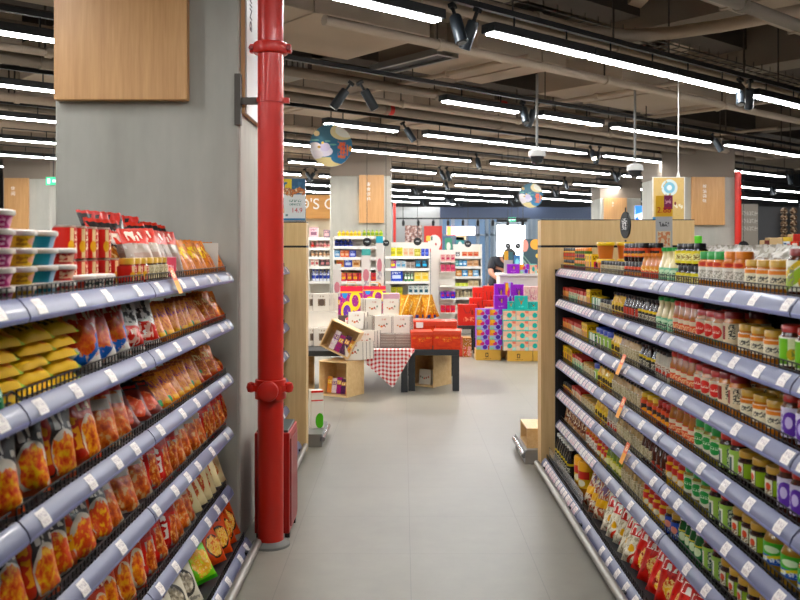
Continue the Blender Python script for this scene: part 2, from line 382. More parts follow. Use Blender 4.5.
# slot diffuser and air conditioner louvre
t = thing('slot_air_diffuser', 'silver framed slot diffuser beside the flat duct', 'vent')
fr = MB(); rectpiece(5.35, 5.39, 5.72, 6.66, 3.28, 3.34, fr); rectpiece(5.58, 5.62, 5.72, 6.66, 3.28, 3.34, fr); rectpiece(5.35, 5.62, 5.70, 5.74, 3.28, 3.34, fr); rectpiece(5.35, 5.62, 6.64, 6.68, 3.28, 3.34, fr)
fr.build('frame', mat('9a9a98', .4, .6), t); rectpiece(5.39, 5.58, 5.74, 6.64, 3.3, 3.34).build('slot', BLACK, t); rectpiece(5.4, 5.57, 5.8, 6.6, 3.34, 3.62).build('plenum', TAUPE, t)
t = thing('air_conditioner_unit', 'dark ceiling air unit with pale louvre grille near the pipe', 'air conditioner')
rectpiece(2.6, 4.85, 6.95, 7.35, 3.2, 3.55).build('casing', TAUPE_D, t, bevel=.01)
g = MB()
for j in range(34): rectpiece(2.7 + j * .062, 2.735 + j * .062, 6.93, 6.955, 3.23, 3.36, g)
g.build('grille_slat', mat('9b958b', .5), t)
rectpiece(2.66, 4.8, 6.96, 7.3, 3.185, 3.2).build('bottom_panel', mat('8d877c', .6), t)
# ------------------------------------------------------------------ linear lights
ZL = 3.0
GLOW = mat('fbfdff', .4, emit=30)
HOUS = mat('1b1c1e', .45)
tb = thing('linear_light', 'x', 'light')
hb = MB().box(-.565, .565, -.065, .065, .012, .075).build('housing', HOUS, tb, bevel=.004)
MB().box(-.545, .545, -.037, .037, 0, .013).build('diffuser', GLOW, tb)
for hx in (-.3, .29): MB().box(hx, hx + .01, -.005, .005, .075, .16).build('hanger_clip', HOUS, tb)
LIGHT = Kind(tb); AZ = math.atan2(A.y, A.x)
sp = thing('track_spotlight', 'x', 'spotlight')
h = MB().lathe([(0, 0), (.036, 0), (.042, .004), (.042, .19), (.036, .2), (0, .2)], 16, (0, 0, -.2)).build('lamp_head', mat('2b3238', .4), sp, smooth=True)
MB().lathe([(.03, -.203), (0, -.203)], 12).build('lens', mat('d9dcdc', .3), h)
MB().box(-.01, .01, -.01, .01, -.05, .06).box(-.03, .03, -.02, .02, .06, .09).build('bracket', HOUS, sp)
SPOT = Kind(sp)
spl = thing('track_spotlight', 'x', 'spotlight')
h = MB().lathe([(0, 0), (.036, 0), (.042, .004), (.042, .15), (.036, .16), (0, .16)], 16, (0, 0, -.16)).build('lamp_head', mat('2b3238', .4), spl, smooth=True)
MB().lathe([(.035, -.163), (0, -.163)], 12).build('lit_lens', mat('fff0cf', .3, emit=30), h)
MB().box(-.01, .01, -.01, .01, -.05, .06).box(-.03, .03, -.02, .02, .06, .09).build('bracket', HOUS, spl)
SPOTL = Kind(spl)
rows = [(2.05, [(-3.2, 3), (.6, 2), (3.35, 3)]),
        (4.12, [(-3.5, 4), (2.75, 1), (4.34, 3), (8.07, 3)]),
        (6.32, [(-2.5, 3), (1.2, 2), (6.0, 1), (7.5, 1), (8.87, 2), (11.6, 3)]),
        (8.35, [(-.4, 3), (3.5, 1), (6.0, 1), (7.6, 3), (11.5, 3), (15.4, 2)]),
        (10.35, [(.2, 3), (4.2, 1), (5.9, 4), (11.0, 3), (14.9, 3), (18.8, 2), (21.6, 2)]),
        (12.45, [(1, 3), (4.9, 2), (8.2, 3), (12.1, 3), (16, 3), (19.9, 3), (23.8, 3)]),
        (14.5, [(2.5, 3), (6.4, 3), (10.3, 3), (14.2, 3), (18.1, 3), (22, 3), (25.9, 2)]),
        (16.6, [(4, 3), (8, 2), (11.2, 3), (15.1, 3), (19, 3)]),
        (18.6, [(6.5, 3), (10.4, 3), (14.3, 3), (18.2, 2)]),
        (20.6, [(8, 2), (11.2, 3), (15.1, 3), (19, 1)]),
        (22.6, [(9, 3), (12.9, 3), (16.4, 1)])]
for ri, (n, segs) in enumerate(rows):
    tr = thing('lighting_track', 'black lighting track carrying the %s row of ceiling lights' % ORD[ri], 'track')
    s_lo, s_hi = segs[0][0] - .4, segs[-1][0] + segs[-1][1] * 1.15 + .4
    for u0, u1 in ([(s_lo, 1.5), (2.7, s_hi)] if ri == 1 else [(s_lo, s_hi)]): rectpiece(u0, u1, n - .02, n + .02, ZL + .16, ZL + .2).build('track_bar', HOUS, tr)
    k = s_lo + .5
    while k < s_hi:
        if not (ri == 1 and 1.5 < k < 2.7): MB().bar(SN(k, n, ZL + .2), SN(k, n, 4.3), .012, .012).build('hanger_rod', TAUPE_D, tr)
        k += 2.0
    c = 0
    for s0, cnt in segs:
        for j in range(cnt):
            LIGHT.place(SN(s0 + .57 + j * 1.145, n, ZL), (0, 0, AZ), 'white linear ceiling light, %s along the %s row from the entrance' % (ORD[c], ORD[ri]), 'light', 'linear ceiling lights'); c += 1
    c = 0
    for (s0, cnt), nxt in zip(segs, segs[1:] + [(segs[-1][0] + segs[-1][1] * 1.15 + .5, 0)]):
        e = s0 + cnt * 1.145
        if nxt[0] - e < .25 or (ri == 1 and 1 < e < 2): continue
        mid = min((e + nxt[0]) / 2, e + .3)
        for q, dx in ((0, -.09), (1, .09)):
            if q and ri != 1 and (ri + c) % 3 == 2: continue
            lit = (ri, c) in ((2, 6), (3, 5)) and q == 0
            (SPOTL if lit else SPOT).place(SN(mid + dx, n, ZL + .067), (R(random.uniform(14, 30) * (1 if q else -1)), R(random.uniform(-25, 25)), AZ + random.uniform(-.4, .4)),
                       '%s cylindrical spotlight, %s along the %s lighting track' % ('lit' if lit else 'black', ORD[c], ORD[ri]), 'spotlight', 'track spotlights'); c += 1
# an extra pair hanging near the standpipe
for q, x in ((0, 346), (1, 364)):
    p = PZ(x, 90, 2.95)
    SPOT.place(p, (R(10), R(-35 if q else 35), .3), 'black spotlight aimed %s in the hanging pair right of the pipe' % ('away from the pipe' if q else 'back at the pipe'), 'spotlight', 'track spotlights')
# camera domes
for px, y0, y1, lab in ((537, 112, 158, 'above the centre aisle'), (635, 125, 172, 'above the jar rack')):
    d = 9.0 if px < 600 else 9.5; q = P(px, y1, d)
    t = thing('hanging_dome_camera', 'white dome security camera on a stem ' + lab, 'camera', (q.x, d, 0))
    MB().tube([(0, 0, q.z + .1), (0, 0, 3.335)], .014, 8).build('stem', mat('8f8f8c', .5), t, smooth=True)
    MB().lathe([(.0, .12), (.05, .12), (.085, .1), (.09, .05), (.085, .045)], 18, (0, 0, q.z - .03)).build('dome_body', WHITE, t, smooth=True)
    MB().lathe([(0, -.04), (.05, -.02), (.07, .03), (.075, .05)], 18, (0, 0, q.z - .03)).build('dome_lens', mat('303236', .2), t, smooth=True)
# ------------------------------------------------------------------ shelving
RAIL = mat('676a86', .38, 0, .16, var=.05, nscale=3); RAIL_P = mat('7c7a90', .5, 0, .08, var=.05, nscale=3); LIP = mat('7d82b4', .35)
TAGM = paint('price_ticket', 'e9e2dc', [('t', .12, .88, .55, .85, 'b9aeb0', 14, 6), ('t', .15, .85, .15, .42, 'c8bcbc', 9, 5)], .5, vary=.05)
TAGP = paint('promo_ticket', 'e2d2d2', [('r', .1, .9, .1, .5, 'd6b9bd'), ('t', .12, .88, .55, .85, 'a99fa3', 14, 6)], .5, vary=.05)
ORANGE_T = paint('orange_ticket', 'f0a020', [('r', 0, 1, .5, 1, 'e8622a'), ('t', .15, .85, .6, .9, 'fbe3b0', 6, 8)], .5, vary=0)
METAL_D = mat('232326', .5); METAL_B = mat('141416', .6)
WIRE = mat('101012', .4)
def bay(label, side, xf, y0, y1, tiers, xb, base, tags, depth=.47, rail=RAIL, back_z=1.33, fence=.044, acrylic=False):
    """one shelving bay; side=-1 faces -X (xf is its front), side=+1 faces +X"""
    t = thing('gondola_shelving', label, 'shelving', (xf, (y0 + y1) / 2, 0)); X, Y = -xf, -(y0 + y1) / 2
    def bx(mb, a, b, ya, yb, z0, z1, m=0):      # a,b measured inward from the front
        xa, xc = sorted((-side * a, -side * b)); return mb.box(xa, xc, ya + Y, yb + Y, z0, z1, m)
    o = MB(); bx(o, depth, depth + .02, y0 + .01, y1 - .01, .1, back_z); o.build('back_panel', METAL_B, t)
    for y in (y0 + .015, y1 - .015):
        o = MB(); bx(o, depth - .05, depth, y - .014, y + .014, .0, back_z + .01); o.build('upright_post', METAL_D, t)
    allt = [(z, xf, False) for z in tiers] + [(base, xb, True)]
    for ti, (rz, xfr, isb) in enumerate(allt):
        off = (xf - xfr) * side * -1             # base deck comes further out
        f = -abs(xf - xfr) if isb else 0
        zt = rz + .008
        d = MB(); bx(d, f + .03, depth, y0 + .004, y1 - .004, zt - .022, zt); bx(d, f + .03, f + .05, y0 + .004, y1 - .004, zt - .04, zt - .02)
        deck = d.build('base_deck' if isb else 'shelf', METAL_D, t)
        r = MB(); fx = lambda a: -side * (a + f)
        prof = [(.004, -.027), (0, -.02), (.0, -.014), (.008, .004), (.024, .023), (.031, .027), (.033, .02), (.012, -.02)]
        n = len(prof); ya, yb = y0 + Y + .004, y1 + Y - .004; i0 = len(r.v)
        for y in (ya, yb):
            for a, z in prof: r.v.append((fx(a), y, rz + z))
        for k in range(n):
            k2 = (k + 1) % n; q = [i0 + k, i0 + k2, i0 + n + k2, i0 + n + k]
            if side > 0: q.reverse()
            r._idx(q, 1 if k in (0, 1) else 0, [(0, 0), (1, 0), (1, 1), (0, 1)])
        r._idx([i0 + k for k in range(n)][::-1], 0, [(0, 0)] * n); r._idx([i0 + n + k for k in range(n)], 0, [(0, 0)] * n)
        r.build('price_rail', [rail, LIP], deck, smooth=True, ang=50)
        w = MB(); xw = f + .038; ya, yb = y0 + Y + .015, y1 + Y - .015
        for zz in (zt + .004, zt + fence * .5, zt + fence): w.bar((-side * xw, ya, zz), (-side * xw, yb, zz), .0036, .0036)
        k = ya
        while k <= yb: w.bar((-side * xw, k, zt), (-side * xw, k, zt + fence), .003, .003, up=(0, 1, 0)); k += .028
        w.build('wire_fence', WIRE, deck)
        for (ty, wd, m) in tags(ti, y0, y1):
            g = MB(); P0 = [(fx(-.0015), -.012), (fx(.0065), .004), (fx(.0225), .0225)]
            ys = (ty + Y - wd / 2, ty + Y + wd / 2)
            if side < 0: ys = ys[::-1]            # keep lettering upright
            for (a, za), (b, zb), (v0, v1) in ((P0[0], P0[1], (0, .5)), (P0[1], P0[2], (.5, 1))):
                g.face([(a, ys[0], rz + za), (a, ys[1], rz + za), (b, ys[1], rz + zb), (b, ys[0], rz + zb)], 0, [(0, v0), (1, v0), (1, v1), (0, v1)])
            if m is ORANGE_T:
                g = MB(); g.face([(fx(-.02), ys[0], rz - .025), (fx(-.02), ys[1], rz - .025), (fx(.02), ys[1], rz + .07), (fx(.02), ys[0], rz + .07)])
            g.build('price_tag', m, deck)
    # toe kick and bumper rail
    f = -abs(xf - xb)
    o = MB(); bx(o, f + .05, f + .07, y0 + .004, y1 - .004, 0, base - .02); o.build('kick_plate', METAL_B, t)
    o = MB(); bp = -side * (f - .028)
    o.tube([(bp, y0 + Y, .052), (bp, y1 + Y, .052)], .02, 12)
    b = o.build('bumper_rail', mat('a8a49c', .42, .8), t, smooth=True)
    o = MB()
    for y in (y0 + .15, y1 - .15): bx(o, f - .03, f + .05, y - .015, y + .015, .03, .06)
    o.build('bumper_bracket', METAL_D, b)
    return t
rt = random.Random(3)
def tags_right(dense):
    def fn(ti, y0, y1):
        out = []; y = y0 + rt.uniform(.03, .12)
        while y < y1 - .05:
            out.append((y, .05 if not dense else .062, TAGP if dense and rt.random() < .6 else TAGM)); y += rt.uniform(.068, .085) if dense else rt.uniform(.13, .32)
        return out
    return fn
RZ = [1.358, 1.149, .941, .736, .534, .325]; LZ = [1.376, 1.14, .873, .606, .315]
def with_orange(fn, at):
    def g(ti, y0, y1):
        o = fn(ti, y0, y1); o += [(y, .06, ORANGE_T) for (tt, y) in at if tt == ti and y0 < y < y1]; return o
    return g
td, tsp = tags_right(True), tags_right(False)
orn = [(2, 4.12), (3, 4.12), (4, 4.05)]
for i, (a, b) in enumerate([(4.72, 5.9), (3.52, 4.72), (2.32, 3.52), (1.12, 2.32)]):
    bay('dark shelving bay of sauces on the right of the aisle, %s from its wooden end' % ORD[i], -1, 1.04, a, b, RZ, .943, .062, with_orange(td if i == 0 else tsp, orn))
for i, (a, b) in enumerate([(2.94, 4.3), (1.95, 2.94), (.95, 1.95)]):
    bay('dark shelving bay of packets on the left of the aisle, %s from the red pipe' % ORD[i], 1, -.842, a, b, LZ, -.752, .056, with_orange(tsp, [(0, 3.2)]), rail=RAIL)
bay('dark shelving bay beyond the red pipe, facing the aisle', 1, -.842, 5.42, 6.42, RZ, -.752, .062, tsp)
for xx, lab in ((1.53, 'dark shelving bay backing onto the sauce rack, its top row of white bags showing'),):
    t = thing('gondola_shelving', lab, 'shelving', (0, 0, 0))
    MB().box(1.535, 1.99, 1.2, 5.9, 1.34, 1.366).build('shelf', METAL_D, t); MB().box(1.535, 1.555, 1.2, 5.9, 0, 1.34).build('back_panel', METAL_B, t)
    for z in (.1, .5, .9): MB().box(1.555, 1.99, 1.2, 5.9, z, z + .025).build('shelf', METAL_D, t)
    w = MB(); 
    for z in (1.366, 1.40): w.bar((1.985, 1.2, z), (1.985, 5.9, z), .004, .004)
    w.build('wire_fence', WIRE, t)
t = thing('rack_end_panel', 'black end panel of the sauce rack against the oak board', 'panel', (0, 0, 0)); MB().box(1.045, 1.53, 5.902, 5.916, 0, 1.37).build('panel_sheet', METAL_B, t); MB().box(1.042, 1.06, 5.9, 5.918, .05, 1.375).build('panel_edge', METAL_D, t)
# wooden end panels
def end_panel(x0, x1, y, thick, label, ztop=1.712):
    t = thing('wooden_end_panel', label, 'end panel', ((x0 + x1) / 2, y, 0)); w = (x1 - x0) / 2
    MB().box(-w, w, 0, thick, 0, 1.525).build('lower_board', WOODL, t, bevel=.003)
    MB().box(-w, w, .006, thick, 1.525, 1.54).build('groove', BLACK, t)
    MB().box(-w, w, 0, thick, 1.54, ztop).build('header_board', WOODL, t, bevel=.003)
    MB().box(-w, w, 0, thick, ztop, ztop + .006).build('top_cap', BLACK, t); return t
end_panel(.946, 2.0, 5.92, .14, 'tall pale oak end panel closing the sauce rack')
end_panel(-1.75, -.722, 6.45, .14, 'tall pale oak end panel beyond the red pipe')
# end-cap base of the far side with crates
t = thing('end_cap_base', 'low grey display base behind the sauce rack end panel', 'display base', (0, 0, 0))
MB().box(.86, 1.95, 6.07, 6.62, 0, .1).build('deck', mat('8f8d88', .4), t, bevel=.004); MB().tube([(.855, 6.08, .06), (.855, 6.62, .06)], .02, 10).build('bumper_rail', STEEL, t, smooth=True)
def open_crate(name, label, cat, loc, rot, w, d, h, th=.012, group=None):
    """open-fronted wooden box: opening faces -Y"""
    t = thing(name, label, cat, loc, rot, group)
    MB().box(-w / 2, w / 2, -d / 2, d / 2, 0, th).build('bottom_board', PINE, t); MB().box(-w / 2, w / 2, -d / 2, d / 2, h - th, h).build('top_board', PINE, t)
    MB().box(-w / 2, -w / 2 + th, -d / 2, d / 2, th, h - th).build('side_board', PINE, t); MB().box(w / 2 - th, w / 2, -d / 2, d / 2, th, h - th).build('side_board', PINE, t)
    MB().box(-w / 2 + th, w / 2 - th, d / 2 - th, d / 2, th, h - th).build('back_board', PINE, t); return t
open_crate('wooden_crate', 'small pale crate on the low base beside the sauce rack end panel', 'crate', (.98, 6.3, .1), (0, 0, R(-90)), .34, .2, .14)
# ------------------------------------------------------------------ jars, bottles, tubs
BODY = {k: mat(v, .12, 0, .6, var=.12, nscale=30) for k, v in dict(amber='a8641c', orange='c8741e', brown='4a2312', dark='241410', red='8c2416', clear='b8b3a2', cream='e3d29a', gold='d19a2c', green='6f8a2c', olive='8b7a26', yellow='e8b92a', black='17120f', tan='b99a62', tea='a87c26').items()}
def jar(name, r, h, body, lid, label, lr=None, lh=.02, shoulder=.84, neck=None, l0=.26, l1=.74, seg=18, lidmetal=.0):
    lr = lr or r * .86; neck = neck or lr * .94; zl = h - lh
    t = thing(name, 'x', 'jar')
    MB().lathe([(r * .9, 0), (r, .006), (r, zl * shoulder), (r * .97, zl * (shoulder + .05)), (neck, zl * .985), (neck, zl)], seg).build('glass_body', body, t, smooth=True, ang=60)
    MB().lathe([(lr, 0), (lr, lh * .85), (lr * .93, lh), (0, lh)], seg, (0, 0, zl)).build('lid', lid, t, smooth=True)
    if label is not None: MB().lathe([(r + .0012, h * l0), (r + .0012, h * l1)], seg, cap=False).build('paper_label', label, t, smooth=True)
    return Kind(t)
def bottle(name, r, h, body, cap, label, l0=.22, l1=.58, nr=.32, sh=.6, seg=16, ch=.1):
    t = thing(name, 'x', 'bottle'); n = r * nr + .004
    MB().lathe([(r * .9, 0), (r, .006), (r, h * sh), (r * .85, h * (sh + .07)), (n * 1.2, h * (sh + .2)), (n, h * (sh + .26)), (n, h * (1 - ch))], seg).build('glass_body', body, t, smooth=True, ang=60)
    MB().lathe([(n * 1.25, 0), (n * 1.25, h * ch), (0, h * ch)], 12, (0, 0, h * (1 - ch))).build('cap', cap, t, smooth=True)
    if label is not None: MB().lathe([(r + .0012, h * l0), (r + .0012, h * l1)], seg, cap=False).build('paper_label', label, t, smooth=True)
    return Kind(t)
def boxk(name, w, d, h, front, side, top, cat='box', tp='flap'):
    """printed carton, front faces -Y"""
    t = thing(name, 'x', cat)
    MB().box(-w / 2, w / 2, -d / 2, d / 2, 0, h * .97, mats=[0, 0, 1, 1, 1, 1]).build('carton', [front, side], t, bevel=.0015)
    MB().box(-w / 2, w / 2, -d / 2, d / 2, h * .97, h).build(tp, top, t); return Kind(t)
def L(name, base, *sh): return paint('label_' + name, base, list(sh), .45, .2, .06)
lid = {k: mat(v, .3, 0, .3) for k, v in dict(red='c42a1e', dred='8a1a16', gold='c8992e', green='1f9a3a', orange='e0801e', black='191919', yellow='f0c21c', white='e6e4dc', blue='1f3fb0', tan='c79a4a').items()}
def two(f):  # the same print on the front and turned toward the walkway
    return list(f(.47))
LB = {
 'oval_red': L('oval_red', 'd9cdb2', ('e', .44, .5, .12, .36, 'd22a20'), ('t', .36, .52, .44, .58, 'f4e3d0', 40, 10), ('r', .62, .74, .1, .9, 'a63a22'), ('r', 0, 1, 0, .07, '3f7a44')),
 'oval_green': L('oval_green', 'd8d4c0', ('e', .44, .52, .12, .34, '1f8f3c'), ('t', .36, .52, .46, .6, 'e5f0d8', 40, 10), ('r', 0, 1, .9, 1, 'b7c88e'), ('r', .64, .74, .1, .9, '7d9a5a')),
 'orange_blk': L('orange_blk', 'e0d3ba', ('r', .3, .62, .05, .62, 'df5426'), ('t', .33, .6, .2, .5, 'f6cfa8', 40, 8), ('r', 0, 1, .92, 1, 'c8422a')),
 'gold_box': L('gold_box', 'e9dfc4', ('r', .32, .64, .74, .95, 'e8862a'), ('t', .36, .6, .3, .6, '57544c', 34, 9), ('r', 0, .05, 0, 1, 'd9822c'), ('r', .66, .7, 0, 1, 'd9822c')),
 'dred': L('dred', 'e5d3b4', ('r', .28, .42, .2, .86, '8e1d18'), ('r', .48, .58, .25, .95, '2d2420'), ('t', .48, .58, .25, .95, 'e8dcc0', 30, 14)),
 'white_green': L('white_green', 'eceadb', ('dia', 2.2, -.8, -.35, '9bb93a'), ('dia', 2.2, -.3, -.1, 'e4c341'), ('e', .56, .3, .06, .2, 'd8a23a'), ('t', .36, .46, .2, .8, '8a8a6a', 40, 10)),
 'green_lbl': L('green_lbl', 'f0eee0', ('r', .3, .46, .05, .95, '6fb52e'), ('r', .46, .66, .05, .95, 'd9e2b4'), ('e', .5, .4, .05, .2, 'c8b23c'), ('t', .5, .64, .2, .6, '7a8a4a', 40, 9)),
 'purple': L('purple', 'd8d2e2', ('e', .47, .45, .12, .42, '6b4fa0'), ('e', .45, .5, .05, .2, 'cbbfe0'), ('t', .3, .36, .1, .9, '7e6aa8', 30, 12)),
 'brown_go': L('brown_go', '3a2416', ('r', .28, .45, .1, .9, 'dfe0c8'), ('r', .46, .6, .1, .9, '8fb13a'), ('e', .38, .55, .05, .2, 'd94f2c'), ('t', .3, .44, .15, .4, '7c4a2a', 40, 12)),
 'grn_red': L('grn_red', '9fc06a', ('r', .3, .42, .05, .8, 'e8e6d6'), ('r', .33, .39, .15, .7, '3a5a52'), ('r', .5, .62, .1, .85, '2e4a44'), ('t', .5, .62, .1, .85, 'cfd8bc', 40, 10)),
 'beige': L('beige', 'cfc5a8', ('t', .34, .6, .2, .85, 'a39878', 30, 6), ('r', 0, 1, .88, .94, 'b3a583')),
 'yellow_blk': L('yellow_blk', 'e9c423', ('e', .46, .62, .1, .16, '3a2a14'), ('t', .3, .65, .15, .4, 'a83218', 30, 8)),
 'blk_yel': L('blk_yel', '232018', ('r', 0, 1, .8, 1, 'e6c52c'), ('r', .36, .5, .2, .6, 'dcd6c2'), ('t', .36, .5, .2, .6, '504838', 40, 10)),
 'red_blk': L('red_blk', '2a1512', ('r', .34, .48, .1, .9, 'c23824'), ('t', .5, .62, .2, .9, 'd9cbb4', 30, 12)),
 'red_org': L('red_org', 'd9512a', ('r', .34, .6, .3, .7, '2a1f1a'), ('e', .47, .25, .1, .15, 'f0a24a')),
 'oran_y': L('oran_y', 'ea9a2a', ('e', .46, .4, .12, .3, 'd8442a'), ('r', 0, 1, 0, .12, 'f1cf3a'), ('t', .35, .6, .62, .85, 'fbeab0', 30, 8)),
 'mint': L('mint', '8cc7a0', ('e', .46, .5, .12, .35, 'd3e7c8'), ('t', .35, .6, .3, .6, '3f7f58', 30, 8)),
 'yelw': L('yelw', 'ead93c', ('e', .46, .5, .12, .3, 'f3ecb0'), ('t', .36, .58, .3, .7, '8a6c1c', 34, 9)),
 'org_wht': L('org_wht', 'e6e0d4', ('r', 0, 1, .72, 1, 'e27a38'), ('e', .46, .86, .08, .1, 'c8321e'), ('t', .34, .6, .15, .55, 'a8a294', 34, 9)),
 'red_yel': L('red_yel', 'e2b23a', ('r', .3, .62, .55, 1, 'c92e22'), ('e', .46, .3, .08, .2, 'e9e2c8')),
 'blue': L('blue', '2348a8', ('e', .46, .55, .09, .22, 'e6a090'), ('t', .34, .6, .1, .35, 'dfe3ee', 34, 9)),
 'green_can': L('green_can', '1c7f46', ('r', .4, .5, 0, 1, 'e6ecdf'), ('t', .52, .64, .2, .9, 'd7e39c', 20, 10), ('r', 0, 1, .0, .1, 'e3cf2e')),
 'tea': L('tea', '4fae3c', ('r', 0, 1, 0, .4, '1f58b8'), ('dia', .9, -.2, -.05, 'e8d53a'), ('e', .48, .68, .1, .16, 'dff0cc'), ('t', .36, .62, .1, .3, 'e6ecf4', 34, 10)),
 'grn_bot': L('grn_bot', '1f7a3c', ('e', .46, .5, .1, .34, 'd8e6c0'), ('r', 0, 1, .88, 1, 'd8c53a')),
 'clear_red': L('clear_red', 'cdc6b4', ('e', .46, .3, .08, .22, 'c83a2a'), ('t', .36, .58, .5, .9, '8b5a48', 34, 9)),
 'spice': L('spice', 'd87a24', ('r', .3, .62, .3, .8, '2f3a22'), ('e', .46, .55, .08, .2, 'd9432a'), ('t', .3, .64, .82, .98, 'f2d888', 30, 30)),
 'spice2': L('spice2', '4a6a34', ('r', .3, .62, .2, .7, 'd8862a'), ('e', .46, .45, .08, .2, '7a2a5c')),
 'yel_g': L('yel_g', 'c6c23c', ('e', .46, .5, .1, .3, 'e9e4a8'), ('r', 0, 1, 0, .15, '6f8a2c')),
}
def dk(name, *a, **k): return jar(name, *a, **k)
K = {}
K['oval_red'] = (jar('sauce_jar', .037, .135, BODY['amber'], lid['red'], LB['oval_red']), .037, .135, 'red-lidded jar with red oval label')
K['oval_green'] = (jar('sauce_jar', .037, .14, BODY['olive'], lid['green'], LB['oval_green'], lh=.026), .037, .14, 'green-lidded jar with green oval label')
K['orange_bot'] = (bottle('sauce_bottle', .029, .15, BODY['amber'], lid['red'], LB['orange_blk'], sh=.66, nr=.5, ch=.12), .029, .15, 'red-capped bottle with orange label')
K['gold_jar'] = (jar('sauce_jar', .036, .115, BODY['orange'], lid['gold'], LB['gold_box'], lr=.034, l0=.28, l1=.76), .036, .115, 'gold-lidded jar with orange-white label')
K['dred_jar'] = (jar('sauce_jar', .037, .145, BODY['orange'], lid['dred'], LB['dred'], lh=.022), .037, .145, 'dark red-lidded jar with cream label')
K['white_green'] = (jar('sauce_jar', .042, .15, BODY['brown'], lid['dred'], LB['white_green'], l0=.2, l1=.78, lr=.034), .042, .15, 'jar with white and yellow-green label')
K['green_lbl'] = (jar('sauce_jar', .041, .14, BODY['brown'], lid['red'], LB['green_lbl'], l0=.18, l1=.76), .041, .14, 'red-lidded jar with bright green label')
K['purple'] = (jar('sauce_jar', .036, .15, BODY['brown'], lid['red'], LB['purple'], l0=.2, l1=.76), .036, .15, 'red-lidded jar with purple label')
K['brown_go'] = (jar('sauce_jar', .036, .12, BODY['dark'], lid['gold'], LB['brown_go'], lr=.034), .036, .12, 'gold-lidded dark jar with green label')
K['grn_red'] = (jar('sauce_jar', .038, .14, BODY['dark'], lid['red'], LB['grn_red'], l0=.18, l1=.74), .038, .14, 'red-lidded jar with pale green label')
K['green_jar'] = (jar('sauce_jar', .034, .14, BODY['orange'], lid['green'], LB['org_wht'], lh=.028), .034, .14, 'green-lidded jar with orange and white label')
K['orange_jar'] = (jar('sauce_jar', .034, .14, BODY['orange'], lid['orange'], LB['org_wht'], lh=.024), .034, .14, 'orange-lidded jar with white label')
K['yel_jar'] = (jar('sauce_jar', .03, .085, BODY['black'], lid['black'], LB['yelw'], lr=.022, l0=.1, l1=.66), .03, .085, 'squat jar with yellow label')
K['mayo'] = (bottle('dressing_bottle', .03, .155, BODY['cream'], lid['green'], LB['mint'], l0=.14, l1=.46, nr=.4, sh=.5), .03, .155, 'green-capped cream dressing bottle')
K['orange_sauce'] = (bottle('dressing_bottle', .026, .13, BODY['orange'], lid['orange'], LB['oran_y'], nr=.45, sh=.55, l0=.08, l1=.56), .026, .13, 'orange-capped dressing bottle')
K['dark_red'] = (jar('sauce_jar', .027, .088, BODY['dark'], lid['black'], LB['red_org'], lr=.024), .027, .088, 'small dark jar with orange label')
K['redbot'] = (bottle('sauce_bottle', .024, .135, BODY['dark'], lid['black'], LB['red_blk'], l1=.6), .024, .135, 'dark bottle with red label')
K['blk_yel'] = (bottle('sauce_bottle', .025, .135, BODY['dark'], lid['black'], LB['blk_yel'], l1=.62), .025, .135, 'dark bottle with yellow-topped black label')
K['yellow_blk'] = (bottle('sauce_bottle', .025, .135, BODY['yellow'], lid['black'], LB['yellow_blk'], l0=.06, l1=.66), .025, .135, 'dark-capped bottle with yellow label')
K['beige_bot'] = (bottle('sauce_bottle', .022, .135, BODY['tan'], lid['black'], LB['beige'], l0=.05, l1=.68), .022, .135, 'slim bottle with beige label')
K['grey_bot'] = (bottle('sauce_bottle', .022, .135, BODY['brown'], lid['black'], LB['beige'], l0=.2, l1=.6), .022, .135, 'slim brown bottle with beige label')
K['brown_bot'] = (bottle('sauce_bottle', .024, .14, BODY['brown'], lid['black'], LB['red_blk'], l0=.1, l1=.4), .024, .14, 'dark brown bottle with low label')
K['clear_red'] = (bottle('sauce_bottle', .023, .135, BODY['clear'], lid['black'], LB['clear_red'], nr=.5), .023, .135, 'clear bottle with red spotted label')
K['red_bot'] = (jar('sauce_bottle', .026, .125, BODY['red'], lid['red'], LB['red_org'], lr=.02, shoulder=.75), .026, .125, 'all-red sauce bottle')
K['org_yellid'] = (jar('sauce_jar', .03, .12, BODY['orange'], lid['yellow'], LB['red_org'], lr=.027), .03, .12, 'yellow-lidded jar with orange and black label')
K['red_yel'] = (jar('sauce_jar', .03, .12, BODY['yellow'], lid['red'], LB['red_yel'], lr=.026), .03, .12, 'red-lidded jar with red and yellow label')
K['blue_jar'] = (jar('sauce_jar', .031, .11, BODY['dark'], lid['gold'], LB['blue'], l0=.1, l1=.72), .031, .11, 'gold-lidded jar with blue label')
K['blue_lid'] = (jar('sauce_jar', .04, .125, BODY['clear'], lid['blue'], LB['grn_red'], lh=.026, lr=.039), .04, .125, 'blue-lidded jar with green label')
K['green_can'] = (jar('drink_can', .034, .09, mat('1c7f46', .3, .3), lid['yellow'], LB['green_can'], lr=.033, lh=.006, l0=.03, l1=.9, shoulder=.93), .034, .09, 'green and white can')
K['tan_can'] = (jar('drink_can', .03, .09, mat('b08a4a', .3, .4), lid['tan'], LB['beige'], lr=.03, lh=.008, l0=.1, l1=.85, shoulder=.93), .03, .09, 'gold-tan can')
K['tea'] = (bottle('drink_bottle', .042, .178, BODY['tea'], lid['green'], LB['tea'], l0=.2, l1=.56, nr=.36, sh=.58, ch=.09), .042, .178, 'green-capped tea bottle')
K['grn_bot'] = (jar('sauce_bottle', .027, .14, mat('1d5a2c', .15, 0, .5), lid['white'], LB['grn_bot'], lr=.02, shoulder=.72, l1=.6), .027, .14, 'dark green bottle')
K['yelgrn'] = (bottle('sauce_bottle', .026, .15, BODY['green'], lid['orange'], LB['yel_g'], nr=.4), .026, .15, 'yellow-green bottle')
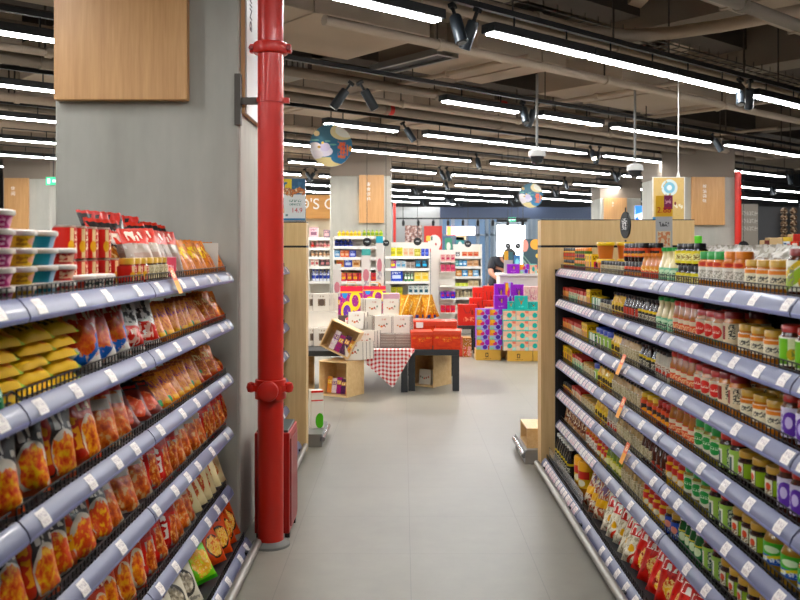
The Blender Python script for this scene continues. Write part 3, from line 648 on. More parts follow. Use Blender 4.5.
K['spice'] = (jar('spice_jar', .023, .078, BODY['orange'], lid['black'], LB['spice'], l0=.04, l1=.74, lr=.022), .023, .078, 'tiny spice jar with orange label')
K['spice2'] = (jar('spice_jar', .023, .078, BODY['green'], lid['orange'], LB['spice2'], l0=.04, l1=.74, lr=.022), .023, .078, 'tiny spice jar with green label')
K['sesame'] = (jar('sauce_jar', .026, .085, BODY['clear'], lid['black'], LB['beige'], lr=.024), .026, .085, 'clear jar with black lid')
K['soy'] = (bottle('sauce_bottle', .03, .2, BODY['black'], lid['white'], LB['blk_yel'], l0=.15, l1=.5), .03, .2, 'tall white-capped soy sauce bottle')
K['orangecap'] = (jar('sauce_jar', .05, .2, BODY['orange'], mat('f0a818', .35), LB['red_yel'], lr=.052, lh=.05, shoulder=.9), .05, .2, 'tall jar with big orange lid')
def tubk():
    t = thing('food_tub', 'x', 'tub')
    MB().lathe([(.038, 0), (.046, .075)], 22).build('tub_body', mat('d8721c', .35), t, smooth=True)
    MB().lathe([(.049, .0), (.051, .012), (.048, .02), (0, .02)], 22, (0, 0, .073)).build('lid', lid['yellow'], t, smooth=True); return Kind(t)
K['tub'] = (tubk(), .051, .094, 'orange tub with yellow lid')
def cart(name, w, h, base, top, sh, desc, tp='flap'):
    return (boxk(name, w, .07, h, paint('print_' + name + base, base, sh, .4, .1), mat(base, .45), mat(top, .45), 'carton', tp), w / 2, h, desc)
K['c_red'] = cart('seasoning_carton', .05, .1, 'd8cdb8', 'c02a24', [('r', 0, 1, .8, 1, 'c02a24'), ('e', .5, .45, .3, .25, 'd88a3a'), ('t', .1, .9, .05, .2, '6a8a4a', 12, 6)], 'red-topped white seasoning carton')
K['c_grn'] = cart('seasoning_carton', .05, .1, 'd3dcc0', 'c02a24', [('r', 0, 1, .82, 1, 'c02a24'), ('r', .15, .85, .2, .6, '5aa07a'), ('t', .1, .9, .62, .78, '8a4a3a', 12, 6)], 'red-topped pale green seasoning carton')
K['c_org'] = cart('seasoning_carton', .05, .1, 'e0b07a', 'b8281e', [('r', 0, 1, .8, 1, 'b8281e'), ('e', .5, .4, .35, .3, 'd8642a'), ('t', .1, .9, .1, .25, 'efe2b0', 12, 6)], 'red-topped orange seasoning carton')
K['c_yel'] = cart('seasoning_carton', .045, .12, 'ecc21f', 'e3b51c', [('r', .2, .8, .3, .65, 'c8325c'), ('e', .5, .5, .2, .12, '30221a'), ('t', .1, .9, .75, .92, '7a4a1a', 12, 6)], 'yellow seasoning carton')
def place_run(x0, x1, kind, z, xg, side, tier, where, rows=1, stack=1, ydir=None, spread=None, again=False):
    kd, r, h, desc = K[kind]; e = abs(xg) * FPX
    ya, yb = e / max(abs(x1 - VX), 1), e / max(abs(x0 - VX), 1)
    if side > 0: ya, yb = e / max(abs(x0 - VX), 1), e / max(abs(x1 - VX), 1)
    ya, yb = min(ya, yb), max(ya, yb)
    
    if side < 0: yb = min(yb, 5.87)
    pitch = spread or 2 * r * 1.09; n = max(1, int((yb - ya) / pitch + .05))
    pitch = max(pitch, min((yb - ya) / n, pitch * 1.25)); y = yb - pitch / 2
    for j in range(n):
        for b in range(rows):
            for q in range(stack):
                wd = [desc]
                if b: wd.insert(0, 'back-row')
                if stack > 1: wd.insert(0, ('lower', 'upper', 'topmost')[q])
                lab = ' '.join(wd) + ', ' + ORD[j] + (' of the nearer run, ' if again else ' from far end, ') + where % tier
                jx, jy = random.uniform(-.003, .003), random.uniform(-.002, .002)
                cat = kd.root.get('category')
                xo = .036 if 'carton' in kd.root.name else r
                kd.place((xg - side * (xo + b * (2 * r + .012)) + jx, y + jy, z + .0082 + q * (h + .0005)), (0, 0, R((90 if side > 0 else -90) + side * -50 + random.uniform(-12, 12)) if 'carton' not in kd.root.name else R(90 if side > 0 else -90)), lab, cat, desc + ' on the ' + tier + ' shelf')
        y -= pitch
TR = ['top', 'second', 'third', 'fourth', 'fifth', 'sixth']
right = [
 [(563, 574, 'spice', 1, 2), (574, 585, 'spice2', 1, 2), (585, 592, 'c_yel', 1, 1), (594, 600, 'tub', 2, 2), (600, 623, 'sesame', 1, 1), (623, 640, 'dark_red', 2, 2), (640, 656, 'orange_sauce', 1, 1), (656, 672, 'mayo', 1, 1), (673, 695, 'yel_jar', 1, 2), (695, 718, 'green_jar', 1, 1), (718, 740, 'orange_jar', 1, 1), (740, 777, 'gold_jar', 2, 1), (779, 842, 'white_green', 1, 1)],
 [(560, 568, 'c_org', 1, 1), (568, 577, 'c_grn', 1, 1), (577, 586, 'c_red', 1, 1), (586, 590, 'c_yel', 1, 1), (590, 599, 'green_can', 1, 1), (599, 611, 'sesame', 1, 1), (611, 622, 'yellow_blk', 1, 1), (622, 637, 'redbot', 1, 1), (637, 654, 'blk_yel', 1, 1), (654, 671, 'mayo', 1, 1), (671, 693, 'orange_bot', 1, 1), (693, 718, 'oval_red', 2, 1), (718, 733, 'dred_jar', 2, 1), (733, 773, 'gold_jar', 1, 1), (774, 842, 'green_lbl', 1, 1)],
 [(560, 571, 'c_org', 1, 1), (571, 581, 'c_red', 1, 1), (581, 587, 'c_yel', 1, 1), (587, 594, 'green_can', 1, 1), (594, 610, 'blue_lid', 1, 1), (610, 619, 'yellow_blk', 1, 1), (619, 637, 'beige_bot', 1, 1), (637, 653, 'blk_yel', 1, 1), (653, 668, 'clear_red', 1, 1), (668, 690, 'orange_bot', 1, 1), (690, 714, 'oval_red', 2, 1), (714, 735, 'dred_jar', 2, 1), (735, 775, 'gold_jar', 2, 1), (775, 842, 'purple', 1, 1)],
 [(560, 572, 'c_yel', 1, 1), (572, 582, 'c_grn', 1, 1), (582, 593, 'tan_can', 1, 1), (593, 597, 'blue_lid', 1, 1), (597, 611, 'yellow_blk', 1, 1), (611, 639, 'beige_bot', 1, 1), (639, 655, 'org_yellid', 1, 1), (655, 667, 'red_bot', 1, 1), (667, 692, 'orange_bot', 2, 1), (692, 715, 'oval_green', 2, 1), (715, 734, 'grn_red', 2, 1), (734, 773, 'brown_go', 2, 1), (773, 842, 'purple', 1, 1)],
 [(563, 572, 'spice', 1, 1), (572, 581, 'c_red', 1, 1), (581, 594, 'tan_can', 1, 1), (594, 606, 'yellow_blk', 1, 1), (606, 616, 'clear_red', 1, 1), (616, 640, 'beige_bot', 1, 1), (640, 650, 'grey_bot', 1, 1), (650, 664, 'brown_bot', 1, 1), (664, 680, 'red_yel', 1, 1), (680, 705, 'oval_green', 2, 1), (705, 728, 'grn_red', 2, 1), (728, 757, 'brown_go', 2, 1), (757, 830, 'tea', 1, 1)],
 [(585, 596, 'orange_jar', 1, 1), (596, 606, 'red_yel', 1, 1), (606, 620, 'yelgrn', 1, 1), (620, 641, 'beige_bot', 1, 1), (641, 662, 'red_yel', 1, 1), (662, 677, 'blue_jar', 1, 1), (677, 698, 'grn_bot', 1, 1), (698, 716, 'grn_red', 1, 1), (716, 765, 'brown_go', 1, 1)]]
used = set()
for ti, lane in enumerate(right):
    for x0, x1, kd, rows_, st in lane:
        tname = TR[ti]
        if (ti, kd) in used: tname = tname
        place_run(x0, x1, kd, RZ[ti], 1.086, -1, tname, '%s sauce shelf', rows_, st, again=(ti, kd) in used)
        used.add((ti, kd))
place_run(554, 568, 'soy', .062, 1.03, -1, 'bottom', '%s sauce deck', 2, 1)
place_run(572, 582, 'orangecap', .062, 1.03, -1, 'bottom', '%s sauce deck', 1, 1)
t = thing('acrylic_guard', 'clear plastic guard in front of the bottom soy bottles', 'guard')
am = NT('clear_acrylic'); am.b.inputs['Transmission Weight'].default_value = .9; am.b.inputs['Base Color'].default_value = (.95, .95, .93, 1); am.done(rough=.08)
MB().box(.99, .994, 4.75, 5.85, .07, .17).build('sheet', am.m, t)
# ------------------------------------------------------------------ pouches and packets
def pouch_mesh(name, w, h, th, m, seed=0, wr=.1, neck=.06, pleat=0):
    rr = random.Random(seed); ph = [rr.uniform(0, 6.28) for _ in range(6)]
    def T(u, v):
        e = max(0, 1 - abs(2 * u - 1) ** 3.2) ** .7
        b = min(1, v / .1) ** .6 * (.55 + .45 * min(1, v / .12)); tp = 1 - max(0, (v - .45) / .45) ** 1.6 if v < .9 else 0
        wrk = 1 + wr * math.sin(7 * u + 9 * v + ph[0]) + wr * .7 * math.sin(17 * u - 11 * v + ph[1]) + wr * .5 * math.sin(5 * u + 25 * v + ph[2])
        return th / 2 * e * b * max(0, tp) * wrk
    def sx(u, v): return (u - .5) * w * (1 - neck * math.sin(math.pi * min(1, v * 1.05)) + .012 * math.sin(13 * v + ph[3]))
    bow = lambda u, v: .10 * h * (v - .5) ** 2 * math.sin(ph[4]) + (.004 * math.sin(30 * u + ph[5]) if v > .9 else 0)
    mb = MB(); mb.grid(lambda u, v: (sx(u, v), -T(u, v) - .0006 + bow(u, v), v * h), 12, 14)
    mb.grid(lambda u, v: (sx(u, v), T(u, v) * .8 + .0006 + bow(u, v), v * h), 12, 14, flip=True)
    return mb.mesh(name, [m], True, 70)
def FP(name, base, *sh, rough=.28): return paint('film_' + name, base, list(sh), max(rough, .36), .05, .14, bump=.15, spec=.28)
def pk(name, w, h, th, m, desc, tilt=15, yaw=62, n=2, wr=.1, cat='packet'):
    ms = [pouch_mesh(name, w, h, th, m, s, wr) for s in range(n)]; return dict(name=name, ms=ms, w=w, h=h, th=th, desc=desc, tilt=tilt, yaw=yaw, cat=cat, i=0)
def place_pouch(k, loc, tilt, yaw, label, group, roll=0, sc=1):
    o = bpy.data.objects.new(k['name'], k['ms'][k['i'] % len(k['ms'])]); k['i'] += 1; COL.objects.link(o)
    o.location = loc; o.rotation_euler = (R(-tilt), R(roll), R(yaw)); o.scale = (sc, sc, sc)
    return tag(o, label, k['cat'], group)
food = ('f0b060', 'e8c878', 'a82418')
PK = {}
HOT = FP('hotpot', 'e04a1c', ('r', .36, 1, .48, 1, '1d1816'), ('dia', 1.5, -.45, .05, '2a1c18'), ('t', .45, .92, .6, .9, 'd8d2c8', 7, 5), ('e', .66, .3, .37, .3, 'd9cfc0'), ('food', .67, .28, .33, .26, 'd8351c', 'f5c468', 8, 'ee7a2c'), ('r', .06, .3, .1, .9, 'd0341a'), ('t', .08, .28, .2, .85, 'f0a030', 5, 9), ('r', 0, 1, 0, .07, 'e85a20'))
PK['hot'] = pk('hotpot_pouch', .165, .23, .055, HOT, 'orange and black hotpot base pouch', 14, 66, n=3)
HOT2 = FP('hotpot_b', '201a18', ('r', 0, .36, 0, 1, 'd8401c'), ('dia', -1.2, .2, .55, 'e0521e'), ('t', .42, .9, .6, .92, 'd8d2c6', 8, 5), ('e', .62, .3, .38, .28, 'cfc4b4'), ('food', .62, .28, .34, .24, 'e0532a', 'f2bd62', 8, 'd8401c'), ('t', .06, .3, .2, .85, 'f3a83a', 5, 12))
PK['hotb'] = pk('hotpot_pouch', .165, .23, .055, HOT2, 'black hotpot pouch with orange side stripe', 14, 64, n=3)
REDO = FP('red_pouch', 'dc4318', ('r', .08, .36, .1, .95, 'b82414'), ('t', .12, .34, .2, .9, 'efa23a', 5, 9), ('e', .68, .34, .32, .3, 'e6d2b8'), ('food', .68, .33, .28, .27, 'c83a1e', 'f2b04a', 8, 'e8803a'), ('r', .45, .95, .68, .9, 'c0301a'), ('t', .48, .92, .7, .88, 'f4dcb8', 7, 6), ('r', 0, 1, .93, 1, 'e8743a'))
PK['redp'] = pk('seasoning_pouch', .15, .22, .05, REDO, 'orange-red seasoning pouch', 14, 66, n=3)
REDB = FP('red_bold', 'd01c16', ('t', .12, .36, .1, .9, 'f2e6de', 4, 9), ('r', .5, .95, .05, .6, '9a948c'), ('food', .72, .32, .26, .3, '9a3022', 'e0b888', 8, 'c85a30'), ('r', .5, .95, .66, .9, 'a81410'), ('r', 0, 1, .94, 1, '8c1512'))
PK['redb'] = pk('seasoning_pouch', .13, .21, .045, REDB, 'crimson pouch with white lettering', 14, 66, n=3)
CLR = FP('clear_red', 'a89a8a', ('r', .0, .22, 0, 1, 'c4241a'), ('food', .6, .42, .42, .45, 'a8381e', 'e0b890', 5, 'd8642e'), ('r', .0, 1, .84, 1, 'cc281c'), ('t', .02, .2, .1, .8, 'f0dcd0', 5, 9), ('r', .3, .9, .6, .78, 'b8a898'), rough=.18)
PK['clr'] = pk('seasoning_pouch', .14, .2, .035, CLR, 'clear pouch of red seasoning', 22, 62)
MEAT = FP('meat', '6e2a24', ('r', 0, .2, 0, 1, '1f1a1a'), ('food', .6, .35, .3, .28, 'c8402c', 'e3a08a', 5, 'd8604a'), ('r', 0, 1, .8, 1, '2a2020'), ('r', .1, .9, .86, .93, 'c8322a'), rough=.2)
PK['meat'] = pk('meat_pack', .15, .17, .03, MEAT, 'dark vacuum pack of red meat', 45, 50)
SAUS = FP('sausage', 'c86a22', ('food', .5, .5, .48, .5, 'd8661c', 'e8a050', 7, 'a8481a'), ('r', 0, 1, 0, .12, 'c8461e'), ('t', .2, .8, .6, .8, 'e8d0a0', 9, 7), ('r', .1, .5, .2, .3, '4a8a4a'), rough=.2)
PK['saus'] = pk('sausage_pack', .13, .17, .035, SAUS, 'clear pack of orange-brown sausages', 38, 52)
ORG = FP('orange_snack', 'd88632', ('nz', 'c0623a', 12, .55), ('t', .2, .8, .55, .8, '8a4a6a', 8, 5), ('r', .1, .5, .06, .22, '4aa06a'), ('r', 0, 1, .94, 1, 'a8502a'), ('r', .6, .95, .1, .2, 'e0a83a'))
PK['org'] = pk('snack_packet', .12, .16, .035, ORG, 'orange-brown snack packet with green tab', 25, 58)
PINKW = FP('white_pink', 'e3e0da', ('t', .1, .9, .45, .9, '4a4844', 7, 9), ('r', .0, 1, .05, .4, 'd8605c'), ('nz', 'f2f0ea', 8, .6), ('t', .2, .8, .1, .35, 'f0c8b8', 8, 6))
PK['pink'] = pk('snack_packet', .19, .2, .06, PINKW, 'shiny white and pink snack bag', 20, 60, wr=.2)
RBW = FP('red_white_blue', 'cc3a20', ('r', 0, 1, 0, .3, 'e6e2da'), ('dia', .5, -.2, .05, '2a62b8'), ('nz', 'd8b0a0', 9, .62), ('t', .15, .85, .7, .88, 'ead0b8', 8, 6), ('food', .55, .42, .3, .2, 'd8401e', 'f08a3a', 8, 'e8622a'))
PK['rbw'] = pk('snack_packet', .14, .21, .05, RBW, 'red snack bag with white and blue foot', 18, 60)
DARKP = FP('dark_red', '1c1514', ('dia', 1.2, -.2, .15, 'c92a20'), ('dia', 1.2, .3, .42, 'b8241c'), ('t', .35, .85, .62, .75, 'b9b4ac', 8, 6), ('r', 0, 1, .96, 1, 'c4281e'), ('food', .6, .25, .3, .2, 'b8402a', 'e0a060', 8, 'd0602e'))
PK['dark'] = pk('noodle_pouch', .15, .24, .05, DARKP, 'tall black and red noodle pouch', 16, 66)
REDT = FP('red_tall', '1f1816', ('dia', -1.3, .3, .95, 'cc2c1e'), ('r', 0, 1, .94, 1, 'c8301e'), ('t', .2, .8, .5, .8, 'cfc4bc', 7, 8), ('food', .5, .25, .35, .2, 'd88a4a', 'e8d0a0', 8, 'b05a2a'), ('dia', .8, -.6, -.4, '1c1716'))
PK['redt'] = pk('noodle_pouch', .14, .23, .05, REDT, 'black pouch with broad red band', 20, 64)
CLRS = FP('clear_sausage', '94857a', ('nz', 'b8ada2', 6, .6), ('r', 0, 1, .7, 1, 'c4301e'), ('r', .2, .8, .1, .5, '8c7264'), ('t', .2, .8, .75, .95, 'ead8c8', 8, 5), rough=.15)
PK['clrs'] = pk('snack_packet', .13, .21, .04, CLRS, 'clear snack bag with red top', 28, 60)
ORGB = FP('orange_bag', 'd0741e', ('t', .15, .85, .4, .8, 'f0cf6a', 7, 8), ('nz', 'a8501a', 8, .6), ('e', .4, .85, .15, .08, '2c8a3a'))
PK['orgb'] = pk('snack_packet', .12, .18, .04, ORGB, 'bright orange snack bag', 32, 58)
GREYN = FP('grey_noodle', 'cfc8b4', ('e', .52, .36, .36, .24, '3a3630'), ('food', .52, .38, .3, .2, '6a6258', 'e0d8c4', 7, 'a89c86'), ('t', .2, .8, .65, .88, '6a2a22', 8, 4), ('t', .1, .9, .05, .12, '8a857a', 14, 20))
PK['greyn'] = pk('noodle_packet', .17, .24, .04, GREYN, 'cream noodle packet with bowl picture', 34, 58)
GREEN = FP('green_noodle', '72c822', ('food', .55, .35, .36, .24, 'e8d8a0', 'c8d86a', 7, 'e09a4a'), ('t', .1, .6, .7, .88, 'f2f0d8', 8, 5), ('r', 0, 1, 0, .06, '3a9a2a'))
PK['green'] = pk('noodle_packet', .16, .24, .05, GREEN, 'bright green noodle packet', 30, 58)
ORGN = FP('orange_noodle', 'd8481c', ('e', .55, .33, .36, .24, '2a2018'), ('food', .55, .33, .32, .2, 'e0a04a', 'd8562a', 8, 'f0d090'), ('t', .1, .8, .66, .86, '1f1612', 6, 6))
PK['orgn'] = pk('noodle_packet', .15, .23, .05, ORGN, 'orange noodle packet with black bowl', 28, 58)
CRM = FP('cream_red', 'e0d0a6', ('r', 0, .3, 0, 1, 'd8542a'), ('food', .5, .4, .2, .26, 'd8602e', 'e8c890', 7, 'c03a20'), ('t', .4, .9, .7, .9, '9a5a3a', 8, 6))
PK['crm'] = pk('noodle_packet', .15, .2, .04, CRM, 'cream and orange noodle packet', 28, 58)
YEL = paint('film_yellow', 'ebb800', [('t', .1, .6, .3, .6, '8a6a1a', 9, 5), ('r', 0, 1, .86, 1, 'efc818'), ('e', .78, .3, .16, .14, 'e08a2a'), ('r', .9, 1, .0, .5, '8ab040')], .6, 0, .08, bump=.1, spec=.1)
BROWN = FP('brown_bag', 'b08a6a', ('r', .1, .9, .3, .8, '6a3a2c'), ('t', .2, .8, .4, .7, 'd8c0a0', 7, 6), ('nz', 'd8d0c4', 7, .62), ('r', 0, 1, .92, 1, '3a2a22'), rough=.2)
PK['brown'] = pk('spice_packet', .12, .15, .03, BROWN, 'clear brown spice packet', 18, -62)
NOOD = FP('noodle_bag', 'd8d0bc', ('nz', 'a89c84', 10, .55), ('r', .1, .9, .55, .8, 'c8281e'), ('t', .2, .8, .58, .77, 'f4ece0', 8, 6), ('dia', .8, -.3, -.2, 'c43a2c'), ('e', .4, .3, .12, .08, 'e0a83a'), rough=.2)
PK['nood'] = pk('noodle_bag', .16, .22, .05, NOOD, 'clear noodle bag with red band', 22, -62, wr=.2)
MIXB = FP('mix_bag', 'c8bca4', ('nz', 'a05a4a', 9, .5), ('r', .0, 1, .3, .5, 'e2a81e'), ('t', .2, .8, .6, .85, '5a3a5a', 8, 6), rough=.2)
PK['mixb'] = pk('noodle_bag', .15, .21, .05, MIXB, 'clear mixed bag with yellow band', 22, -62, wr=.2)
REDBAG = FP('red_bag', 'c41a14', ('r', .12, .88, .6, .78, 'f0e6dc'), ('t', .15, .85, .61, .77, 'c41a14', 7, 6), ('food', .6, .3, .28, .2, 'e8b03a', 'c8281a', 7, 'f0d8a0'), ('nz', '94100e', 7, .62))
PK['redbag'] = pk('red_packet', .16, .23, .05, REDBAG, 'bright red food bag with white band', 20, -60, wr=.2)
def lane_left(ti, x0, x1, key, step=None, rows=2, where='%s packet shelf', zz=None, xg=-.885, tilt=None, sc=1):
    k = PK[key]; e = abs(xg) * FPX; ya, yb = e / (VX - x0), e / (VX - x1); ya, yb = min(ya, yb), max(ya, yb)
    st = step or k['w'] * .62; n = max(1, int((yb - ya) / st + .3)); st = (yb - ya) / n; y = yb - st / 2
    for j in range(n):
        for b in range(rows):
            tl = (tilt or k['tilt']) + random.uniform(-4, 4); yw = k['yaw'] + random.uniform(-9, 9)
            lab = ('rear ' if b else '') + k['desc'] + ', ' + ORD[j] + ' from pipe end, ' + where % TL[ti]
            c = abs(math.sin(R(90 - yw))) * k['w'] / 2
            x = xg - .012 - c - b * (k['th'] * .9 + .035) + random.uniform(-.006, .006)
            place_pouch(k, (x, y + random.uniform(-.012, .012) + b * .03, zz + .012 + k['th'] * .42 * math.sin(R(tl)) + k['w'] * .03), tl, yw, lab, k['desc'] + ' on the ' + TL[ti] + ' shelf', random.uniform(-3, 3), sc * random.uniform(.97, 1.02))
        y -= st
TL = ['top', 'second', 'third', 'fourth', 'fifth', 'bottom']
Z0, Z1, Z2, Z3, Z4, Z5 = LZ + [.056]
# top shelf
lane_left(0, 188, 228, 'orgb', .085, 2, zz=Z0)
lane_left(0, 158, 188, 'clrs', .085, 2, zz=Z0, tilt=24)
lane_left(0, 130, 165, 'redt', .1, 1, zz=Z0, xg=-.985, tilt=32, sc=1.12)
lane_left(0, 148, 184, 'redt', .13, 1, zz=Z0, xg=-1.13, tilt=20, where='rear row of %s packet shelf', sc=1.12)
lane_left(0, 116, 152, 'dark', .1, 1, zz=Z0, xg=-1.06, tilt=24, sc=1.17)
# second shelf
lane_left(1, 205, 231, 'saus', .11, 1, zz=Z1)
lane_left(1, 163, 205, 'org', .11, 1, zz=Z1)
lane_left(1, 136, 163, 'pink', .16, 1, zz=Z1)
lane_left(1, 92, 135, 'rbw', .13, 1, zz=Z1)
# third shelf
lane_left(2, 205, 231, 'saus', .11, 1, zz=Z2)
lane_left(2, 170, 205, 'org', .1, 1, zz=Z2, tilt=38)
lane_left(2, 136, 170, 'meat', .12, 1, zz=Z2)
lane_left(2, 110, 136, 'clr', .11, 1, zz=Z2)
lane_left(2, 84, 110, 'redp', .13, 1, zz=Z2)
lane_left(2, -90, 84, 'hot', .15, 1, zz=Z2)
# fourth shelf
lane_left(3, 210, 231, 'redb', .1, 2, zz=Z3)
lane_left(3, 183, 210, 'clr', .115, 1, zz=Z3)
lane_left(3, 158, 183, 'redb', .11, 1, zz=Z3, where='%s packet shelf, near run')
lane_left(3, 116, 158, 'clr', .14, 1, zz=Z3, where='%s packet shelf, near run')
lane_left(3, 60, 116, 'hotb', .15, 1, zz=Z3)
lane_left(3, -100, 60, 'hot', .15, 1, zz=Z3)
# fifth shelf
lane_left(4, 200, 232, 'crm', .1, 2, zz=Z4)
lane_left(4, 182, 200, 'clr', .1, 1, zz=Z4)
lane_left(4, 150, 182, 'redb', .12, 1, zz=Z4)
lane_left(4, 40, 150, 'redp', .13, 1, zz=Z4)
lane_left(4, -20, 40, 'hotb', .15, 1, zz=Z4)
# bottom deck
lane_left(5, 224, 244, 'orgn', .13, 2, zz=Z5, xg=-.80, where='%s packet deck')
lane_left(5, 209, 224, 'green', .2, 2, zz=Z5, xg=-.80, where='%s packet deck')
lane_left(5, 150, 209, 'greyn', .17, 2, zz=Z5, xg=-.80, where='%s packet deck')
# stacked yellow packs lying flat, second shelf near end
k = pk('yellow_packet', .16, .12, .024, YEL, 'yellow packet', n=3, wr=.15)
for col, (y, nn) in enumerate([(2.33, 5), (2.15, 5), (1.97, 5), (1.79, 5), (1.61, 5)]):
    for q in range(nn):
        place_pouch(k, (-.905 - random.uniform(0, .01), y + random.uniform(-.006, .006), Z1 + .014 + q * .033), 58, 84 + random.uniform(-5, 5), 'yellow packet lying flat, %s from the deck up, %s stack from the pipe end' % (ORD[q], ORD[col]), 'yellow packets stacked on the second shelf')
# cups with white lids, cans, small cups on the top shelf
def cupk(name, r, h, colr, sh):
    t = thing(name, 'x', 'cup'); MB().lathe([(r * .82, 0), (r * .98, h - .012)], 22).build('cup_body', paint('cup_' + colr, colr, sh, .35, .2, .05), t, smooth=True)
    MB().lathe([(r * 1.04, 0), (r * 1.08, .004), (r * 1.06, .012), (r * .9, .014), (0, .013)], 22, (0, 0, h - .014)).build('lid', mat('e9e0d6', .35), t, smooth=True); return Kind(t)
cols = [('peach', 'dfb89a', [('r', .4, .6, .1, .9, 'f0dcc8'), ('e', .6, .5, .06, .3, 'b06a5a')]), ('magenta', 'b0186e', [('e', .62, .5, .1, .35, 'e6a8c4'), ('t', .4, .5, .2, .8, 'f0d0e0', 20, 6)]), ('yellow', 'ecc01a', [('e', .58, .5, .08, .3, 'f0b8a0'), ('t', .4, .5, .2, .8, 'b07a1a', 20, 6)]),
        ('blue', '4a9ab8', [('r', .5, .66, 0, 1, 'a8c8e0'), ('e', .64, .5, .06, .3, 'e09a80')]), ('red', 'c8281e', [('e', .56, .5, .08, .35, 'eac0a8'), ('t', .4, .5, .2, .8, 'f0d0b0', 20, 6)])]
CK = [(n, cupk('snack_cup', .053, .044, c, s)) for n, c, s in cols]
LV = ('bottom', 'second', 'third', 'fourth', 'topmost')
for j, (n, ck) in enumerate(CK):
    y = (1.86, 1.99, 2.11, 2.24, 2.37)[j]
    for q in range((4, 5, 4, 4, 3)[j]): ck.place((-.955, y, Z0 + .0085 + q * .0445), (0, 0, R(70)), '%s snack cup with white lid, %s level of the front stack' % (n, LV[q]), 'cup', 'snack cups with white lids')
n, ck = CK[2]
for q in range(5): ck.place((-.975, 1.735, Z0 + .0085 + q * .0445), (0, 0, R(60)), 'yellow snack cup at the camera end of the top packet shelf, %s level' % LV[q], 'cup', 'snack cups with white lids')
for j, (n, ck) in enumerate(CK[:4]):
    for q in range(4): ck.place((-1.075, 1.90 + j * .12, Z0 + .0085 + q * .0445), (0, 0, R(70)), '%s snack cup in the rear stack on the top shelf, %s level' % (n, LV[q]), 'cup', 'snack cups with white lids')
smal = cupk('noodle_cup', .036, .055, 'c8402a', [('r', .4, .6, 0, 1, 'e6dccc'), ('t', .4, .6, .2, .8, '3a4a3a', 20, 5)])
for j in range(3): smal.place((-.925, 2.49 + j * .082, Z0 + .0085), (0, 0, R(70)), 'small red noodle cup with white lid, %s from the pipe end' % ORD[2 - j], 'cup', 'small noodle cups')
CAN = L('redcan', 'c4241a', ('r', .44, .5, 0, 1, 'e6c8a0'), ('t', .52, .62, .2, .9, 'f0d8b8', 20, 10), ('e', .46, .4, .05, .2, 'e0b060'))
kc = jar('drink_can', .033, .1, mat('b8221a', .3, .4), mat('c9b8a8', .3, .7), CAN, lr=.03, lh=.006, l0=.02, l1=.92, shoulder=.95)
j = 0
for yy, xx in [(2.55, -1.0), (2.64, -1.0), (2.73, -1.0), (2.82, -.99), (2.9, -.985)]:
    for q in range(2 if j < 4 else 1):
        kc.place((xx, yy, Z0 + .0085 + q * .1005), (0, 0, R(70)), 'red drink can on the top packet shelf, %s from the camera end, %s' % (ORD[j], ('lower', 'upper')[q]), 'can', 'red drink cans')
    j += 1
JR = jar('snack_jar', .03, .1, BODY['red'], lid['gold'], CAN, lr=.026)
JW = jar('snack_jar', .026, .1, BODY['brown'], lid['gold'], LB['beige'], lr=.024)
for j in range(3): JR.place((-.915, 2.86 + j * .068, Z0 + .0085), (0, 0, R(70)), 'red jar with gold lid on top packet shelf, %s from pipe end' % ORD[2 - j], 'jar', 'red jars with gold lids')
for j in range(4): JW.place((-.912, 3.07 + j * .058, Z0 + .0085), (0, 0, R(70)), 'brown jar with gold lid on top packet shelf, %s from pipe end' % ORD[3 - j], 'jar', 'brown jars with gold lids')
PB = boxk('pink_box', .09, .05, .1, paint('pink_print', 'd8707c', [('t', .2, .8, .3, .7, 'f0c8c8', 9, 8)], .4), mat('c8606c', .45), mat('d8808a', .45), 'box')
PB.place((-.93, 3.36, Z0 + .0085), (0, 0, R(70)), 'small pink box in front of the tall pouches', 'box')
# green bag near the camera on two shelves
gb = pk('green_bag', .1, .09, .05, FP('green_bag', '0f8f4e', ('t', .2, .8, .3, .7, 'd8ecd8', 6, 6)), 'green bag', n=1)
place_pouch(gb, (-.91, 1.83, Z0 + .012), 10, 70, 'small green bag at the camera end of the top shelf', 'green bags')
place_pouch(gb, (-.90, 1.86, Z1 + .012), 10, 70, 'small green bag at the camera end of the second shelf', 'green bags')
wb = pk('cream_bag', .16, .1, .06, FP('cream_bag', 'd9cdb8', ('nz', 'f0e8da', 6, .55)), 'cream bag', n=1)
place_pouch(wb, (-.91, 1.93, Z3 + .03), 55, 70, 'cream bag lying at the camera end of the fourth shelf', None)
# corner sign holder at the pipe end of the top shelf
t = thing('sign_holder', 'clear plastic ticket holder at pipe end of top packet shelf', 'holder', (-.95, 4.2, Z0 + .008))
MB().box(-.05, .05, -.002, .002, 0, .16).build('ticket', mat('cfcac0', .3), t)
# ---- packets on the sauce rack
for j in range(6):
    for b in range(2): place_pouch(PK['brown'], (1.11 + b * .055, 5.76 - j * .1, RZ[5] + .017), 14, -62 + random.uniform(-8, 8), ('rear ' if b else '') + 'clear brown spice packet, %s from wooden end of the sixth sauce shelf' % ORD[j], 'brown spice packets')
def lane_right_deck(y0, y1, key, st, rows):
    k = PK[key]; n = max(1, int((y1 - y0) / st)); y = y1 - st / 2
    for j in range(n):
        for b in range(rows):
            place_pouch(k, (1.05 + b * .1 + random.uniform(-.01, .01), y + random.uniform(-.01, .01), .062 + .024), k['tilt'] + random.uniform(-4, 4), k['yaw'] + random.uniform(-6, 6), ('', 'rear ', 'rearmost ')[b] + k['desc'] + ', %s from wooden end of bottom sauce deck' % ORD[j], k['desc'] + ' on the bottom deck', random.uniform(-4, 4))
        y -= st
lane_right_deck(4.4, 4.85, 'mixb', .13, 2); lane_right_deck(3.85, 4.4, 'nood', .11, 2); lane_right_deck(2.9, 3.85, 'redbag', .12, 3)
